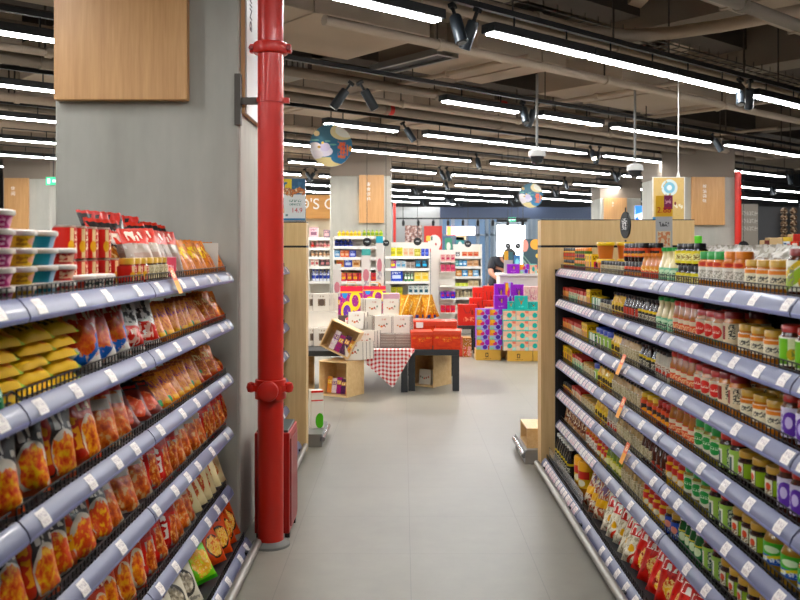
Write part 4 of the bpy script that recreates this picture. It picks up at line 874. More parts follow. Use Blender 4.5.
# top row behind the sauces: white bags and cartons on the backing rack
wbag = pk('white_bag', .17, .16, .1, FP('white_bag', 'b0aba2', ('nz', '8c867c', 6, .52), ('t', .2, .8, .3, .6, '8a7a6a', 7, 5), rough=.25), 'white bag', n=3, wr=.25)
for j in range(7): place_pouch(wbag, (1.66, 4.78 - j * .165, 1.366 + .01), 8, -75 + random.uniform(-15, 15), 'puffy white food bag behind the sauces, %s from wooden end' % ORD[j], 'white bags behind the sauces', random.uniform(-4, 4))
for nm, y0, y1, colr, lab in (('white_tray', 2.6, 3.5, 'd9d8d4', 'long white shallow tray behind the gold-lidded jars'), ('red_tray', 1.95, 2.55, 'a8442e', 'rust red shallow tray behind the tall labelled jars')):
    t = thing(nm, lab, 'tray', (1.68, (y0 + y1) / 2, 1.366)); a = (y1 - y0) / 2
    MB().box(-.1, .1, -a, a, 0, .012).build('tray_base', mat(colr, .4), t); w = MB().box(-.1, -.092, -a, a, .012, .16).box(.092, .1, -a, a, .012, .16).box(-.092, .092, -a, -a + .008, .012, .16).box(-.092, .092, a - .008, a, .012, .16); w.build('tray_rim', mat(colr, .4), t)
# jars seen in the shelving beyond the pipe
for ti in range(6):
    key = ['oval_green', 'dred_jar', 'sesame', 'brown_go', 'green_can', 'redbot'][ti]; kd, r, h, desc = K[key]
    for j in range(7): kd.place((-.89 - r, 6.33 - j * (2 * r + .012), RZ[ti] + .0082), (0, 0, R(68)), '%s beyond the pipe, %s from panel, %s shelf' % (desc, ORD[j], TR[ti]), 'jar', desc + ' beyond the pipe, ' + TR[ti] + ' shelf')
for j in range(6): place_pouch(PK['green' if j % 2 else 'nood'], (-.87, 6.3 - j * .15, .075), 25, 62, ('bright green noodle packet' if j % 2 else 'clear noodle bag with red band') + ' beyond the pipe, %s on the bottom deck' % ORD[j], 'packets beyond the pipe')
# ------------------------------------------------------------------ back of the store
def span(x0, x1, y0, y1, d):
    """world width, height, base centre of a pixel rectangle standing at depth d"""
    a, b = P(x0, y1, d), P(x1, y0, d); return b.x - a.x, b.z - a.z, Vector(((a.x + b.x) / 2, d, a.z))
def tgt(p): return p
# distant columns with wooden boards
def far_column(x0, x1, d, bx0, bx1, by0, by1, lab, letters=None):
    a, b = P(x0, 249, d).x, P(x1, 249, d).x; column(a, b, d, d + (b - a), 2.75)
    w, h, c = span(bx0, bx1, by0, by1, d - .06); t = thing('wood_sign_panel', lab, 'sign', (c.x, c.y, c.z))
    MB().box(-w / 2, w / 2, 0, .055, 0, h).build('board', WOODP, t, bevel=.003)
    if letters:
        for i, ch in enumerate(letters): text(ch, h * .085, OFFW, t, (-w * .12, -.002, h * (.8 - i * .1)), (R(90), 0, 0), 'letter')
    return t
far_column(330, 391, 14.6, 359, 384, 175, 223, 'upright wooden board with pale lettering on the column above the snack shelves', '零食饮料')
far_column(662, 735, 14.8, 692, 725, 177, 225, 'upright wooden board with pale lettering on the column above the white bags', '粮油调味')
far_column(600, 641, 21.0, 604, 627, 198, 224, 'small distant wooden board peeking over the sauce rack end panel', '酒水')
far_column(3, 50, 15.2, 4, 28, 178, 231, 'upright wooden board on the far column left of the near column', '休闲')
cpipe('red_fire_pipe', [P(738, 249, 14.7) * 1 + Vector((0, 0, -1.5)), P(738, 249, 14.7) + Vector((0, 0, 1.32))], .055, 'slim red standpipe beside the distant column behind the sauces', m=RED_PIPE, hang=False)
cpipe('red_fire_pipe', [P(394.5, 249, 24.5) + Vector((0, 0, -1.5)), P(394.5, 249, 24.5) + Vector((0, 0, 1.3))], .04, 'very slim red pipe beside the column behind the snack shelves', m=RED_PIPE, hang=False)
# beige wall and long wooden fascia
w, h, c = span(250, 332, 218, 300, 17.2); struct(MB().box(c.x - 2, c.x + w / 2, 17.2, 17.3, 0, c.z + h).build('wall_partition', mat('c9b79a', .7)))
w, h, c = span(262, 332, 195, 218.5, 17.1); t = thing('wood_fascia_sign', "orange wooden fascia with white letters D'S G over the beige wall", 'sign', c)
MB().box(-w / 2, w / 2, 0, .06, 0, h).build('board', wood('orange_oak', 'c2843c', 'd89c50', 0), t)
text("D'S G", .30, OFFW, t, (w / 2 + .06, -.004, h * .6), (R(90), 0, 0), 'lettering', align='RIGHT')
# back wall: glazed shop front
DB = 25.5
yz = lambda py: P(0, py, DB).z
BL = mat('45566b', .4); GL = NT('shopfront_glass'); GL.b.inputs['Emission Color'].default_value = C('6f8cab'); GL.b.inputs['Emission Strength'].default_value = .35; GL.done(C('3b5068'), .15)
wx0, wx1 = P(440, 249, DB).x, P(545, 249, DB).x
struct(MB().box(wx0, wx1 + 5, DB, DB + .1, yz(219), yz(207)).build('wall_bulkhead', mat('36435c', .6)))
struct(MB().box(wx0, P(497, 249, DB).x, DB + .1, DB + .12, 0, yz(219)).build('window_1', GL.m))
fr = MB()
for px in (441, 453, 466, 478, 487, 492, 529, 534, 541): x = P(px, 249, DB).x; fr.box(x - .05, x + .05, DB - .02, DB + .1, 0, yz(219))
struct(fr.box(wx0, P(497, 249, DB).x, DB - .02, DB + .08, yz(236), yz(234)).build('window_frame', mat('6c7a88', .4)))
DX0, DX1 = P(496, 249, DB).x, P(526, 249, DB).x
struct(MB().box(DX0, DX1, DB + .12, DB + .14, 0, yz(225)).build('door_1', mat('f6fbff', .5, emit=2.6)))
struct(MB().box(DX0 - .06, DX0 + .02, DB - .04, DB + .12, 0, yz(222)).box(DX1 - .02, DX1 + .06, DB - .04, DB + .12, 0, yz(222)).box(DX0, DX1, DB - .04, DB + .12, yz(225), yz(222)).build('door_frame', mat('8e9aa6', .4)))
struct(MB().box(DX1 + .06, 17.8, DB, DB + .1, 0, yz(219)).build('wall_side', mat('7f8890', .6)))
struct(MB().box(P(390, 249, DB).x - 1, wx0, DB, DB + .1, 0, yz(207)).build('wall_grey', mat('9a9c9a', .7)))
w, h, c = span(447, 475, 226.5, 235, DB - .2); t = thing('light_box_sign', 'glowing white and pink shop sign on the glass front', 'sign', c)
MB().box(-w / 2, w / 2, 0, .08, 0, h).build('light_box', paint('neon', 'ffffff', [('r', 0, .14, 0, 1, 'd9803a'), ('r', .14, .3, 0, 1, 'f08a98'), ('t', .35, .95, .3, .7, 'f4a8b8', 12, 3)], .5, vary=0, emit=1.6), t)
for i, (x0, x1, y0, y1, colr) in enumerate([(445, 452, 238, 252, '3f9a76'), (456, 464, 237, 252, '2f8a8a'), (456, 466, 236, 240, 'e8d0a0')]):
    w, h, c = span(x0, x1, y0, y1, DB - .06); t = thing('wall_poster', '%s poster on the glass front below the glowing sign' % ('mint green', 'teal', 'cream strip')[i], 'poster', c); MB().box(-w / 2, w / 2, 0, .02, 0, h).build('sheet', paint('gp' + colr, colr, [('e', .5, .4, .3, .3, 'dfe8dc')], .5, vary=0), t)
# posters on the grey wall, with spot rail above
COLL = paint('photo_collage', '8b8480', [('food', .5, .5, .8, .8, '5a4a4c', 'd8ccc4', 6, 'a8786a')], .5, vary=0)
PLATE = paint('red_plate', 'd2392c', [('e', .58, .36, .36, .3, 'e9e4dc'), ('r', .12, .36, .42, .62, 'e8b93a'), ('r', .38, .48, .45, .6, '4a6a5a'), ('e', .66, .3, .05, .05, 'c84a3a')], .5, vary=0)
for x0, x1, y0, y1, m, lab in ((405, 422, 225.5, 252, COLL, 'grey collage poster hanging on the grey back wall'), (424, 442, 226, 252, PLATE, 'red poster with a white plate on the grey back wall')):
    w, h, c = span(x0, x1, y0, y1, DB - .5); t = thing('wall_poster', lab, 'poster', c); MB().box(-w / 2, w / 2, 0, .03, 0, h).build('sheet', m, t)
a, b = P(396, 218.5, DB - 1), P(530, 218.5, DB - 1); t = thing('spotlight_rail', 'thin black rail of small spotlights above the wall posters', 'rail')
MB().bar(a, b, .04, .04).bar((a.x + .2, DB - 1, a.z), (a.x + .2, DB - 1, 3.3), .02, .02).bar((b.x - .2, DB - 1, b.z), (b.x - .2, DB - 1, 3.3), .02, .02).build('rail_bar', BLACK, t)
for i in range(9):
    q = a.lerp(b, (i + .5) / 9); MB().lathe([(.035, 0), (.045, .1), (.03, .16)], 10, q + Vector((0, 0, -.2)), M=Matrix.Rotation(R(20), 4, 'X')).bar(q + Vector((0, 0, -.06)), q, .02, .02).build('spot_head', BLACK, t)
# round hanging signs
def round_tag(px, py, d, r, lab, edge=0):
    q = P(px, py, d); t = thing('round_hanging_sign', lab, 'sign', q, (0, 0, R(edge)))
    MB().lathe([(r, -.006), (r, .006)], 26, M=Matrix.Rotation(R(90), 4, 'X')).build('disc', BLACK, t)
    MB().box(-r * .55, r * .55, -.009, -.007, -r * .1, r * .25).build('white_marking', paint('tag_print', '1a1a1a', [('t', .05, .95, .1, .9, 'e8e8e8', 8, 4)], .5, vary=0), t)
    MB().tube([(0, 0, r), (0, 0, 3.2 - q.z)], .004, 6).build('string', DARK, t); return t
for i, (px, py, d, r, lab) in enumerate([(367, 242, 12.6, .062, 'round black tag over the book display'), (386, 243, 12.9, .05, 'round black tag between the two shelf standees'), (417.5, 241.5, 13.4, .062, 'round black tag in front of the collage poster'), (468, 244, 14.2, .055, 'round black tag in front of the glass front'), (508, 246, 13.6, .045, 'round black tag just above the person'), (518, 246, 13.8, .045, 'round black tag in front of the bright doorway')]): round_tag(px, py, d, r, lab)
# ---- white shelving with small goods
WSH = mat('ece6dc', .4)
rs = random.Random(11)
SMALLC = {}
def small(kind, w, d, h, colr, acc):
    key = (kind, round(w, 3), round(h, 3), colr, acc)
    if key not in SMALLC:
        m = paint('pack_' + colr + acc, colr, [('r', .15, .85, .3, .62, acc), ('t', .15, .85, .7, .9, acc, 8, 5)], .4, .1, .06)
        if kind == 'bottle':
            t = thing('product_bottle', 'x', 'bottle'); MB().lathe([(w / 2, 0), (w / 2, h * .68), (w * .2, h * .8), (w * .2, h * .86)], 10).build('bottle_body', m, t, smooth=True); MB().lathe([(w * .25, 0), (w * .25, h * .14), (0, h * .14)], 10, (0, 0, h * .86)).build('cap', mat(acc, .4), t)
        else:
            t = thing('product_box', 'x', 'box'); MB().box(-w / 2, w / 2, -d / 2, d / 2, 0, h * .97, mats=[0, 1, 1, 1, 1, 1]).build('carton', [m, mat(colr, .5)], t); MB().box(-w / 2, w / 2, -d / 2, d / 2, h * .97, h).build('top_flap', mat(acc, .5), t)
        SMALLC[key] = Kind(t)
    return SMALLC[key]
def wshelf(name_lab, x0, x1, d, levels, ztop, rotz=0, side=True):
    """levels: list of (deck pixel y, [(px0, px1, pixel height, kind, colour, accent)...])"""
    short = 'white shelving ' + ('by oak panel' if 'oak' in name_lab else 'under column' if 'column' in name_lab else 'below posters' if 'poster' in name_lab else 'near checkout')
    a, b = P(x0, 249, d).x, P(x1, 249, d).x; cx, w = (a + b) / 2, b - a; t = thing('white_shelving', name_lab, 'shelving', (cx, d, 0), (0, 0, rotz))
    MB().box(-w / 2, w / 2, .32, .34, 0, ztop).build('back_panel', WSH, t)
    MB().box(-w / 2, -w / 2 + .02, .0, .34, 0, ztop).build('side_panel', WSH, t); MB().box(w / 2 - .02, w / 2, .0, .34, 0, ztop).build('side_panel', WSH, t)
    M = Matrix.Translation((cx, d, 0)) @ Matrix.Rotation(rotz, 4, 'Z')
    for li, (py, items) in enumerate(levels):
        z = EYE + (VY - py) * d / FPX
        if z < .1: continue
        s = MB().box(-w / 2 + .02, w / 2 - .02, 0, .32, z - .02, z).build('shelf', WSH, t); MB().box(-w / 2 + .02, w / 2 - .02, -.012, 0, z - .03, z + .015).build('price_rail', mat('f2efe8', .4), s)
        for (p0, p1, ph, kind, colr, acc, desc) in items:
            W, H = (p1 - p0) * d / FPX, ph * d / FPX; u0 = P(p0, 249, d).x - cx
            iw = .085 if kind == 'box' else .06
            if kind == 'big': iw = .14
            n = max(1, round(W / (iw * 1.06))); iw = W / n / 1.06; k = small('bottle' if kind == 'bottle' else 'box', round(iw, 2) - .002, .1, round(H, 2), colr, acc)
            for j in range(n):
                q = M @ Vector((u0 + (j + .5) * W / n, .08, z + .001)); k.place(q, (0, 0, rotz), '%s, %s from left in row, %s shelf, %s' % (desc, ORD[j], ORD[li], short), 'bottle' if kind == 'bottle' else 'box', desc + ' ' + name_lab)
    return t
I = lambda a, b, h, k, c, e, d: (a, b, h, k, c, e, d)
wshelf('white shelving beside the oak panel, pink and pale goods', 308, 331, 14.8, [
 (238.5, [I(309, 318, 11, 'big', 'e0b8bc', '7a5a6a', 'pink picture box'), I(323, 330, 9, 'box', '7a6a78', 'd8b0b0', 'dull purple box')]),
 (248.5, [I(310, 314, 7, 'bottle', 'e0a0a0', 'd8605a', 'coral bottle'), I(315, 330, 7, 'bottle', 'ead2cc', 'd89090', 'pale pink bottle')]),
 (257.5, [I(310, 330, 7, 'bottle', 'eadfd2', 'c8a080', 'cream bottle')]),
 (267, [I(310, 319, 8, 'box', 'eadfd6', 'b86a6a', 'ivory box'), I(320, 330, 8, 'box', '5f4f52', 'c88a8a', 'dark brown box')]),
 (282, [I(311, 330, 12, 'bottle', 'e6e6ee', '3a4aa8', 'white and navy bottle')]), (298, [])], 1.72)
wshelf('white shelving under the distant column, snacks and blue boxes', 333, 384, 13.3, [
 (237, [I(337, 361, 6.5, 'bottle', 'e8cc68', 'c8a83a', 'yellow bottle'), I(362, 383, 7, 'bottle', 'b8b84a', '7aa03a', 'yellow-green bottle')]),
 (247, [I(334, 352, 8, 'bottle', '3a4aa0', '22264a', 'navy bottle')]),
 (258, [I(334, 340, 8, 'box', '6aa0c8', 'd8e6ee', 'sky blue box'), I(340, 349, 8, 'box', 'e0785a', 'f0c8a8', 'salmon box'), I(349, 356, 8, 'box', '3048b8', 'c8d0f0', 'royal blue box')]),
 (268, [I(336, 344, 10, 'box', 'e0a04a', 'c84a3a', 'amber box'), I(344, 352, 9, 'box', '2a48b0', 'd8e0f0', 'deep blue box'), I(352, 360, 9, 'box', 'e8c8a0', 'b87a4a', 'peach box')]),
 (282, [I(335, 358, 9, 'box', 'c82a4a', 'e8b84a', 'crimson box'), I(358, 383, 9, 'box', 'b82040', 'd86a5a', 'wine red box')])], 1.70)
wshelf('white shelving below the posters, tea boxes', 384, 430, 14.6, [
 (257, [I(389, 403, 9.5, 'big', 'd8cc3e', 'a8a030', 'lime yellow carton'), I(403, 414, 9, 'box', 'e6c8b0', 'd8a890', 'peach carton'), I(414, 421, 8, 'box', 'b8ac3a', 'e0d88a', 'olive carton'), I(421, 429, 8, 'box', '2c3cb0', '8090e0', 'blue pouch box')]),
 (269, [I(386, 390, 9, 'box', 'e08a5a', 'f0d8c0', 'coral carton'), I(390, 396, 9, 'box', '9a4a90', 'f0d04a', 'purple and yellow carton'), I(396, 406, 8, 'box', 'd6dde0', '7ab0d0', 'pale blue carton'), I(406, 415, 7, 'box', 'a89e96', '7a7068', 'grey carton'), I(415, 428, 9, 'box', '3a3a3c', '5ab0d8', 'black carton with blue')]),
 (282, [I(384, 390, 10, 'bottle', '7a6030', 'c8a83a', 'bronze bottle'), I(390, 403, 11, 'big', '1f48c0', 'd8e0f4', 'bright blue carton'), I(404, 414, 10, 'bottle', '2f8a44', 'eef2e6', 'green and white bottle'), I(414, 429, 10, 'big', 'f0e0a0', 'e8c02a', 'cream and yellow carton')]),
 (295.5, [I(390, 403, 8, 'box', 'b8a83a', '7a8a2a', 'mustard carton'), I(408, 429, 10, 'box', 'e6ece6', '2f5a6a', 'white and teal tin')]), (303, [I(414, 429, 5, 'box', '2a58a8', 'e6ecf4', 'low blue carton')])], 1.63)
wshelf('white shelving near the checkout, blue and orange packs', 454, 482, 15.2, [
 (257, [I(456, 460, 5, 'box', '3a3a3a', 'c8c8c8', 'small black box'), I(462, 479, 5, 'box', 'd89a7a', 'c8504a', 'small coral box')]),
 (267, [I(455, 459, 7, 'box', '1f8a8a', 'c8e6e0', 'teal box'), I(459, 467, 7, 'box', '5a9ac8', 'e0ecf4', 'light blue box'), I(467, 479, 7, 'box', 'd8b898', 'b88a6a', 'tan box')]),
 (277, [I(456, 462, 7, 'box', 'e0903a', 'f4dcb8', 'orange box'), I(462, 468, 7, 'box', '5aa0d8', 'e6f0f8', 'azure box'), I(468, 473, 7, 'box', 'd09a5a', 'f0dcc0', 'caramel box'), I(473, 479, 7, 'box', '7ab0d8', 'e6f0f8', 'powder blue box')]),
 (287, [I(454, 468, 4, 'box', 'd8e63a', 'f0f4a0', 'neon yellow box'), I(468, 479, 6, 'box', 'e6d8b8', 'c8b088', 'beige box')]),
 (298, [I(452, 479, 8, 'bottle', 'ece2c8', 'c8b89a', 'ivory bottle')]), (312, [I(451, 479, 8, 'bottle', 'ece6da', 'd8c8b8', 'milky bottle')])], 1.6)
# white gondola end with curved brackets
w, h, c = span(431, 455, 250, 330, 14.9); t = thing('white_gondola_end', 'white shelving end with curved hooks beside the checkout shelving', 'shelving', (c.x, c.y, 0))
MB().box(-w / 2, -w / 2 + .14, 0, .06, 0, 1.55).box(-w / 2 + .14, w / 2, .05, .07, 0, 1.5).build('end_board', WSH, t)
for z in (1.3, 1.13, .88, .67, .43): MB().box(-w / 2 + .16, w / 2, -.2, .05, z - .015, z).build('shelf', WSH, t)
for i, (z, colr) in enumerate(((1.3, 'd8b0a8'), (1.13, 'd87a8a'), (.67, '3038c0'), (.43, 'd83a3a'))):
    for j in range(3): small('box', .075, .1, .12, colr, 'b8506a').place((c.x - w / 2 + .2 + j * .085, c.y - .1, z + .001), (0, 0, 0), '%s carton on the white gondola end, %s from left' % (('pale pink', 'deep pink', 'violet blue', 'red')[i], ORD[j]), 'box', 'cartons on the white gondola end')
# tall standees in front of the snack shelves
for i, (x0, x1, y0, y1, d, top, lab) in enumerate([(361.5, 370.5, 249, 288, 12.4, '48b0a8', 'tall white promotional standee with teal header, nearer the shelf middle'), (376, 383, 236, 270, 12.5, '1fa8c0', 'tall white promotional standee with blue header by the shelf edge'), (333, 341, 264, 282, 12.0, 'ece6dc', 'short white card stand with a pink fruit picture')]):
    w, h, c = span(x0, x1, y0, y1, d); t = thing('promo_standee', lab, 'standee', (c.x, c.y, 0))
    MB().box(-w / 2, w / 2, 0, .05, .0, c.z + h).build('board', paint('standee%d' % i, 'e9ded4', [('r', 0, 1, .94, 1, top), ('e', .5, .75, .35, .06, 'd8808a'), ('e', .5, .55, .3, .05, 'd8604a'), ('t', .2, .8, .62, .7, 'b8a8b0', 6, 30)], .5, vary=0), t); MB().box(-w / 2 - .02, w / 2 + .02, -.06, .1, 0, .02).build('foot', WHITE, t)
# ------------------------------------------------------------------ book and gift display
TBL = mat('2b2e31', .5)
def black_table(lab, x0, x1, y0, y1, zt, th=.06, leg=.07):
    t = thing('display_table', lab, 'table', ((x0 + x1) / 2, (y0 + y1) / 2, 0)); w, d = (x1 - x0) / 2, (y1 - y0) / 2
    MB().box(-w, w, -d, d, zt - th, zt).build('table_top', TBL, t, bevel=.003)
    for sx in (-1, 1):
        for sy in (-1, 1): MB().box(sx * (w - leg / 2) - leg / 2, sx * (w - leg / 2) + leg / 2, sy * (d - leg / 2) - leg / 2, sy * (d - leg / 2) + leg / 2, 0, zt - th).build('leg', TBL, t, bevel=.002)
    return t
TZ = .44
black_table('low black display table stacked with white books', -1.35, .05, 9.12, 10.35, TZ)
black_table('low black display table carrying the red gift boxes', .06, .6, 9.2, 10.35, TZ)
cr1 = open_crate('wooden_crate', 'pine crate on the floor in front of the book table, colourful packets inside', 'crate', (-.64, 9.0, 0), (0, 0, R(-30)), .35, .32, .36, group='pine crates')
cr2 = open_crate('wooden_crate', 'tilted pine crate propped on top of the floor crate', 'crate', (-.70, 9.0, .445), (R(-4), R(25), R(-8)), .33, .28, .30, group='pine crates')
cr3 = open_crate('wooden_crate', 'pine crate under the red gift box table', 'crate', (.31, 9.66, 0), (0, 0, R(-36)), .32, .36, .355, group='pine crates')
open_crate('wooden_crate', 'pine crate under the book table beside the oak panel', 'crate', (-1.13, 9.45, 0), (0, 0, R(6)), .32, .3, .36, group='pine crates')
PKT = [paint('choc%d' % i, c, [('r', .1, .9, .55, .8, a), ('nz', b, 9, .58), ('t', .2, .8, .6, .76, 'fff2c0', 6, 5)], .3, .3) for i, (c, a, b) in enumerate([('e0a02a', 'f0d04a', 'd84a7a'), ('e8e0e0', '6a2a8a', 'd8a0c0'), ('a82a6a', 'e8b83a', '5a3a9a'), ('3a2440', 'e0a03a', '8a3a7a')])]
def flat_pack(name, w, d, h, m, side=None, lab='', cat='packet', loc=(0, 0, 0), rot=(0, 0, 0), group=None):
    o = MB().box(-w / 2, w / 2, -d / 2, d / 2, 0, h, mats=[0, 1, 1, 1, 1, 1]).build(name, [m, side or mat('6a3a5a', .4)], None, loc=loc, rot=rot, bevel=.004); return tag(o, lab, cat, group)
def inside(cr, v):
    from mathutils import Euler
    return Matrix.Translation(cr.location) @ Euler(cr.rotation_euler).to_matrix().to_4x4() @ Vector(v)
for j in range(5):
    flat_pack('snack_packet', .065, .03, .17 - .015 * (j % 2), PKT[j % 4], None, ('gold', 'white and violet', 'magenta', 'dark violet', 'amber')[j] + ' snack packet leaning in the floor crate', 'packet', inside(cr1, (-.115 + j * .058, -.05, .014)), (R(-10), 0, R(-30)), 'packets in the floor crate')
for j in range(4):
    flat_pack('snack_packet', .06, .025, .2 - .02 * (j % 2), PKT[(j + 1) % 4], None, ('white and violet', 'magenta', 'dark violet', 'gold')[j] + ' snack packet inside the tilted crate', 'packet', inside(cr2, (-.05 + j * .062, -.06, .014)), cr2.rotation_euler, 'packets in the tilted crate')
BKF = paint('white_cover', 'efe9df', [('e', .28, .46, .05, .04, 'c87a3a'), ('e', .42, .40, .07, .06, 'd8702a'), ('e', .56, .45, .055, .06, 'b8402a'), ('e', .72, .54, .045, .06, '6a7a6a'), ('e', .64, .38, .03, .03, 'a86a3a'), ('t', .3, .7, .75, .85, 'd8b8a8', 12, 8)], .45, vary=.02)
BKD = paint('window_cover', 'e6dfd4', [('r', .3, .75, .3, .7, '8a7a68'), ('e', .52, .5, .18, .2, '5a4a40'), ('t', .3, .75, .8, .9, 'b8a898', 12, 8)], .45, vary=.02)
SPN = mat('8b7a6e', .5); EDGE = mat('b3a498', .6, var=.15, nscale=60); CREAM = mat('e9e2d6', .5)
bk = thing('gift_book', 'x', 'book'); MB().box(-.095, .095, -.014, .014, 0, .19, mats=[0, 1, 2, 1, 1, 1]).build('cover', [BKF, EDGE, CREAM], bk, bevel=.002); MB().box(-.0955, -.09, -.0145, .0145, 0, .19).box(.09, .0955, -.0145, .0145, .004, .186).build('spine', SPN, bk); BOOK = Kind(bk)
bk = thing('gift_book', 'x', 'book'); MB().box(-.095, .095, -.02, .02, 0, .2, mats=[0, 1, 2, 1, 1, 1]).build('cover', [BKD, EDGE, CREAM], bk, bevel=.002); MB().box(.0945, .0955, -.02, .02, .004, .196).build('spine', SPN, bk); BOOKD = Kind(bk)
GB = 'white gift books'
def bookrow(px, py, d, n, lab, rz=0, tilt=6, gap=.034, k=None, dx=0.012, z=None):
    q = P(px, py, d)
    if z is not None: q.z = z
    for j in range(n): (k or BOOK).place((q.x + dx * j, d + j * gap, q.z + .002), (R(-tilt), 0, R(rz)), lab + (', front copy' if j == 0 else ', %s copy behind the front one' % ORD[j - 1]), 'book', GB)
bookrow(354, 364, 8.92, 4, 'white book tilted on top of the floor crate', 8, 10, .04, None, .035, .362)
bookrow(366, 352, 9.3, 3, 'white book standing left of the flat stacks', 0, 6, .04, None, .03, TZ)
bookrow(383, 341, 9.42, 4, 'white book standing on the front flat stack', 0, 3, .036, None, -.01, TZ + .152)
bookrow(401.5, 341, 9.42, 4, 'white book standing on the back flat stack', 0, 3, .036, None, .01, TZ + .152)
bookrow(356, 334, 9.75, 4, 'white book leaning behind the tilted crate', -10, 8, .05, None, .035, TZ + .17)
bookrow(373.5, 321, 9.85, 4, 'upper-row white book nearer the crates', 0, 3, .036, None, -.02, TZ + .315)
bookrow(391, 321, 9.85, 4, 'upper-row white book nearer the gold bags', 0, 3, .036, None, .0, TZ + .315)
# plinths that carry the upper rows
for i, (x0, x1, y0, y1, z0, z1, lab) in enumerate([(-.5, .09, 9.78, 10.2, TZ, TZ + .31, 'white riser box under the upper row of books'), (-1.2, -.52, 9.7, 10.2, TZ, TZ + .165, 'white riser box under the books behind the tilted crate')]):
    t = thing('riser_box', lab, 'riser', ((x0 + x1) / 2, (y0 + y1) / 2, z0)); w, d = (x1 - x0) / 2, (y1 - y0) / 2
    MB().box(-w, w, -d, d, 0, z1 - z0 - .004).build('carton', CREAM, t, bevel=.003); MB().box(-w, w, -d, d, z1 - z0 - .004, z1 - z0).build('top_sheet', mat('d8cfc2', .5), t)
for s_, (px, lab) in enumerate([(386, 'front'), (403.5, 'back')]):
    q = P(px, 352, 9.38)
    for j in range(5): BOOK.place((q.x, 9.3 + .1, TZ + .0155 + j * .0298), (R(-90), 0, R(random.uniform(-4, 4))), 'white book lying flat in the %s stack, %s from the table' % (('stack nearer the crates', 'stack nearer the red boxes')[s_], ORD[j]), 'book', GB)
for i, (px, py, n, rz) in enumerate([(312.5, 305, 2, 18), (321, 306, 3, 12), (313, 330, 3, 20), (322, 336, 2, 15)]):
    z = TZ + .17 if i < 2 else TZ
    z = TZ + (.36 if i < 2 else .0); bookrow(px, 330, 9.9 if i < 2 else 9.55, n, 'white picture book by the oak panel, ' + ('upper left group', 'upper right group', 'lower left group', 'lower right group')[i], rz, 3, .066, BOOKD, .045, z)
t = thing('riser_box', 'cream riser box beneath the upper picture books by the oak panel', 'riser', (-.98, 9.98, TZ + .1655)); MB().box(-.2, .22, -.14, .14, 0, .19).build('carton', CREAM, t, bevel=.003); MB().box(-.2, .22, -.14, .14, .19, .194).build('top_sheet', mat('d8cfc2', .5), t)
flat_pack('gift_book', .15, .05, .165, paint('cover_row', 'efe6d8', [('e', .14, .5, .06, .06, '8a6a5a'), ('e', .3, .44, .06, .06, '7aa08a'), ('e', .46, .4, .07, .06, 'd8602a'), ('e', .62, .44, .06, .06, 'a86a3a'), ('e', .8, .5, .06, .06, 'c8402a')], .45, vary=0), CREAM, 'thick white book with a curved row of dots in the crate under the red boxes', 'book', inside(cr3, (-.0, -.1, .014)), (R(-6), 0, R(-30)))
flat_pack('gift_book', .11, .04, .18, BKF, CREAM, 'white book in the crate beside the oak panel', 'book', (-1.12, 9.4, .0135), (R(-6), 0, 0))
flat_pack('gift_book', .05, .03, .15, mat('d8824a', .5), None, 'orange-edged book in the crate beside the oak panel', 'book', (-1.22, 9.4, .0135), (R(-6), 0, 0))
# purple gift bags with golden rings
GBAG = paint('ring_bag', '7a3a86', [('nz', 'b8487a', 9, .5), ('nz', '3a7ab8', 7, .64), ('e', .8, .25, .14, .12, 'c83a5a'), ('e', .3, .35, .26, .26, 'e8c84a'), ('e', .3, .35, .17, .17, '6a4a9a'), ('e', .66, .62, .25, .25, 'e8c84a'), ('e', .66, .62, .15, .15, '8a3a7a'), ('nz', 'd8b04a', 14, .66), ('e', .2, .8, .12, .12, '4a8ac8'), ('r', 0, 1, .86, 1, 'd84a5a'), ('r', 0, 1, .82, .86, 'e8b83a')], .4, vary=.04)
for i, px in enumerate((351.5, 374.5)):
    w, h, c = span(px - 11.3, px + 11.3, 286, 309, 10.25); t = thing('gift_bag', 'purple gift bag with gold rings behind the books, %s' % ('nearer the oak panel', 'nearer the gold bags')[i], 'bag', (c.x, 10.26, TZ + .165 if i == 0 else TZ + .31), (R(-4), 0, R(4)), 'purple gift bags'); h = c.z + h - (TZ + (.165 if i == 0 else .31))
    MB().hexa([(-w / 2, -.05, 0), (w / 2, -.05, 0), (w / 2, .05, 0), (-w / 2, .05, 0), (-w / 2, -.02, h), (w / 2, -.02, h), (w / 2, .02, h), (-w / 2, .02, h)], mats=[0, 1, 1, 1, 1, 1]).build('paper_bag', [GBAG, mat('8a2a5a', .4)], t, bevel=.002)
    MB().tube([(-.06, -.03, h - .01), (-.05, -.03, h + .04), (.05, -.03, h + .04), (.06, -.03, h - .01)], .004, 6).build('handle', mat('e8b83a', .5), t)
for j in range(6):
    flat_pack('snack_packet', .07, .03, .22 + .02 * (j % 2), PKT[(j + 2) % 4], None, 'colourful tall packet behind the picture books, %s from the oak panel' % ORD[j], 'packet', (-1.12 + j * .085, 10.3, TZ + .29), (R(-10), R(5), R(10)), 'tall packets by the oak panel')
t = thing('riser_box', 'dark riser box carrying the tall packets behind the picture books', 'riser', (-.9, 10.28, TZ)); MB().box(-.3, .3, -.07, .07, 0, .288).build('carton', mat('5a4a4a', .5), t); MB().box(-.3, .3, -.07, .07, .288, .29).build('top_sheet', mat('6a5a5a', .5), t)
GING = paint('gingham', 'f0e8e0', [], .8, vary=0)
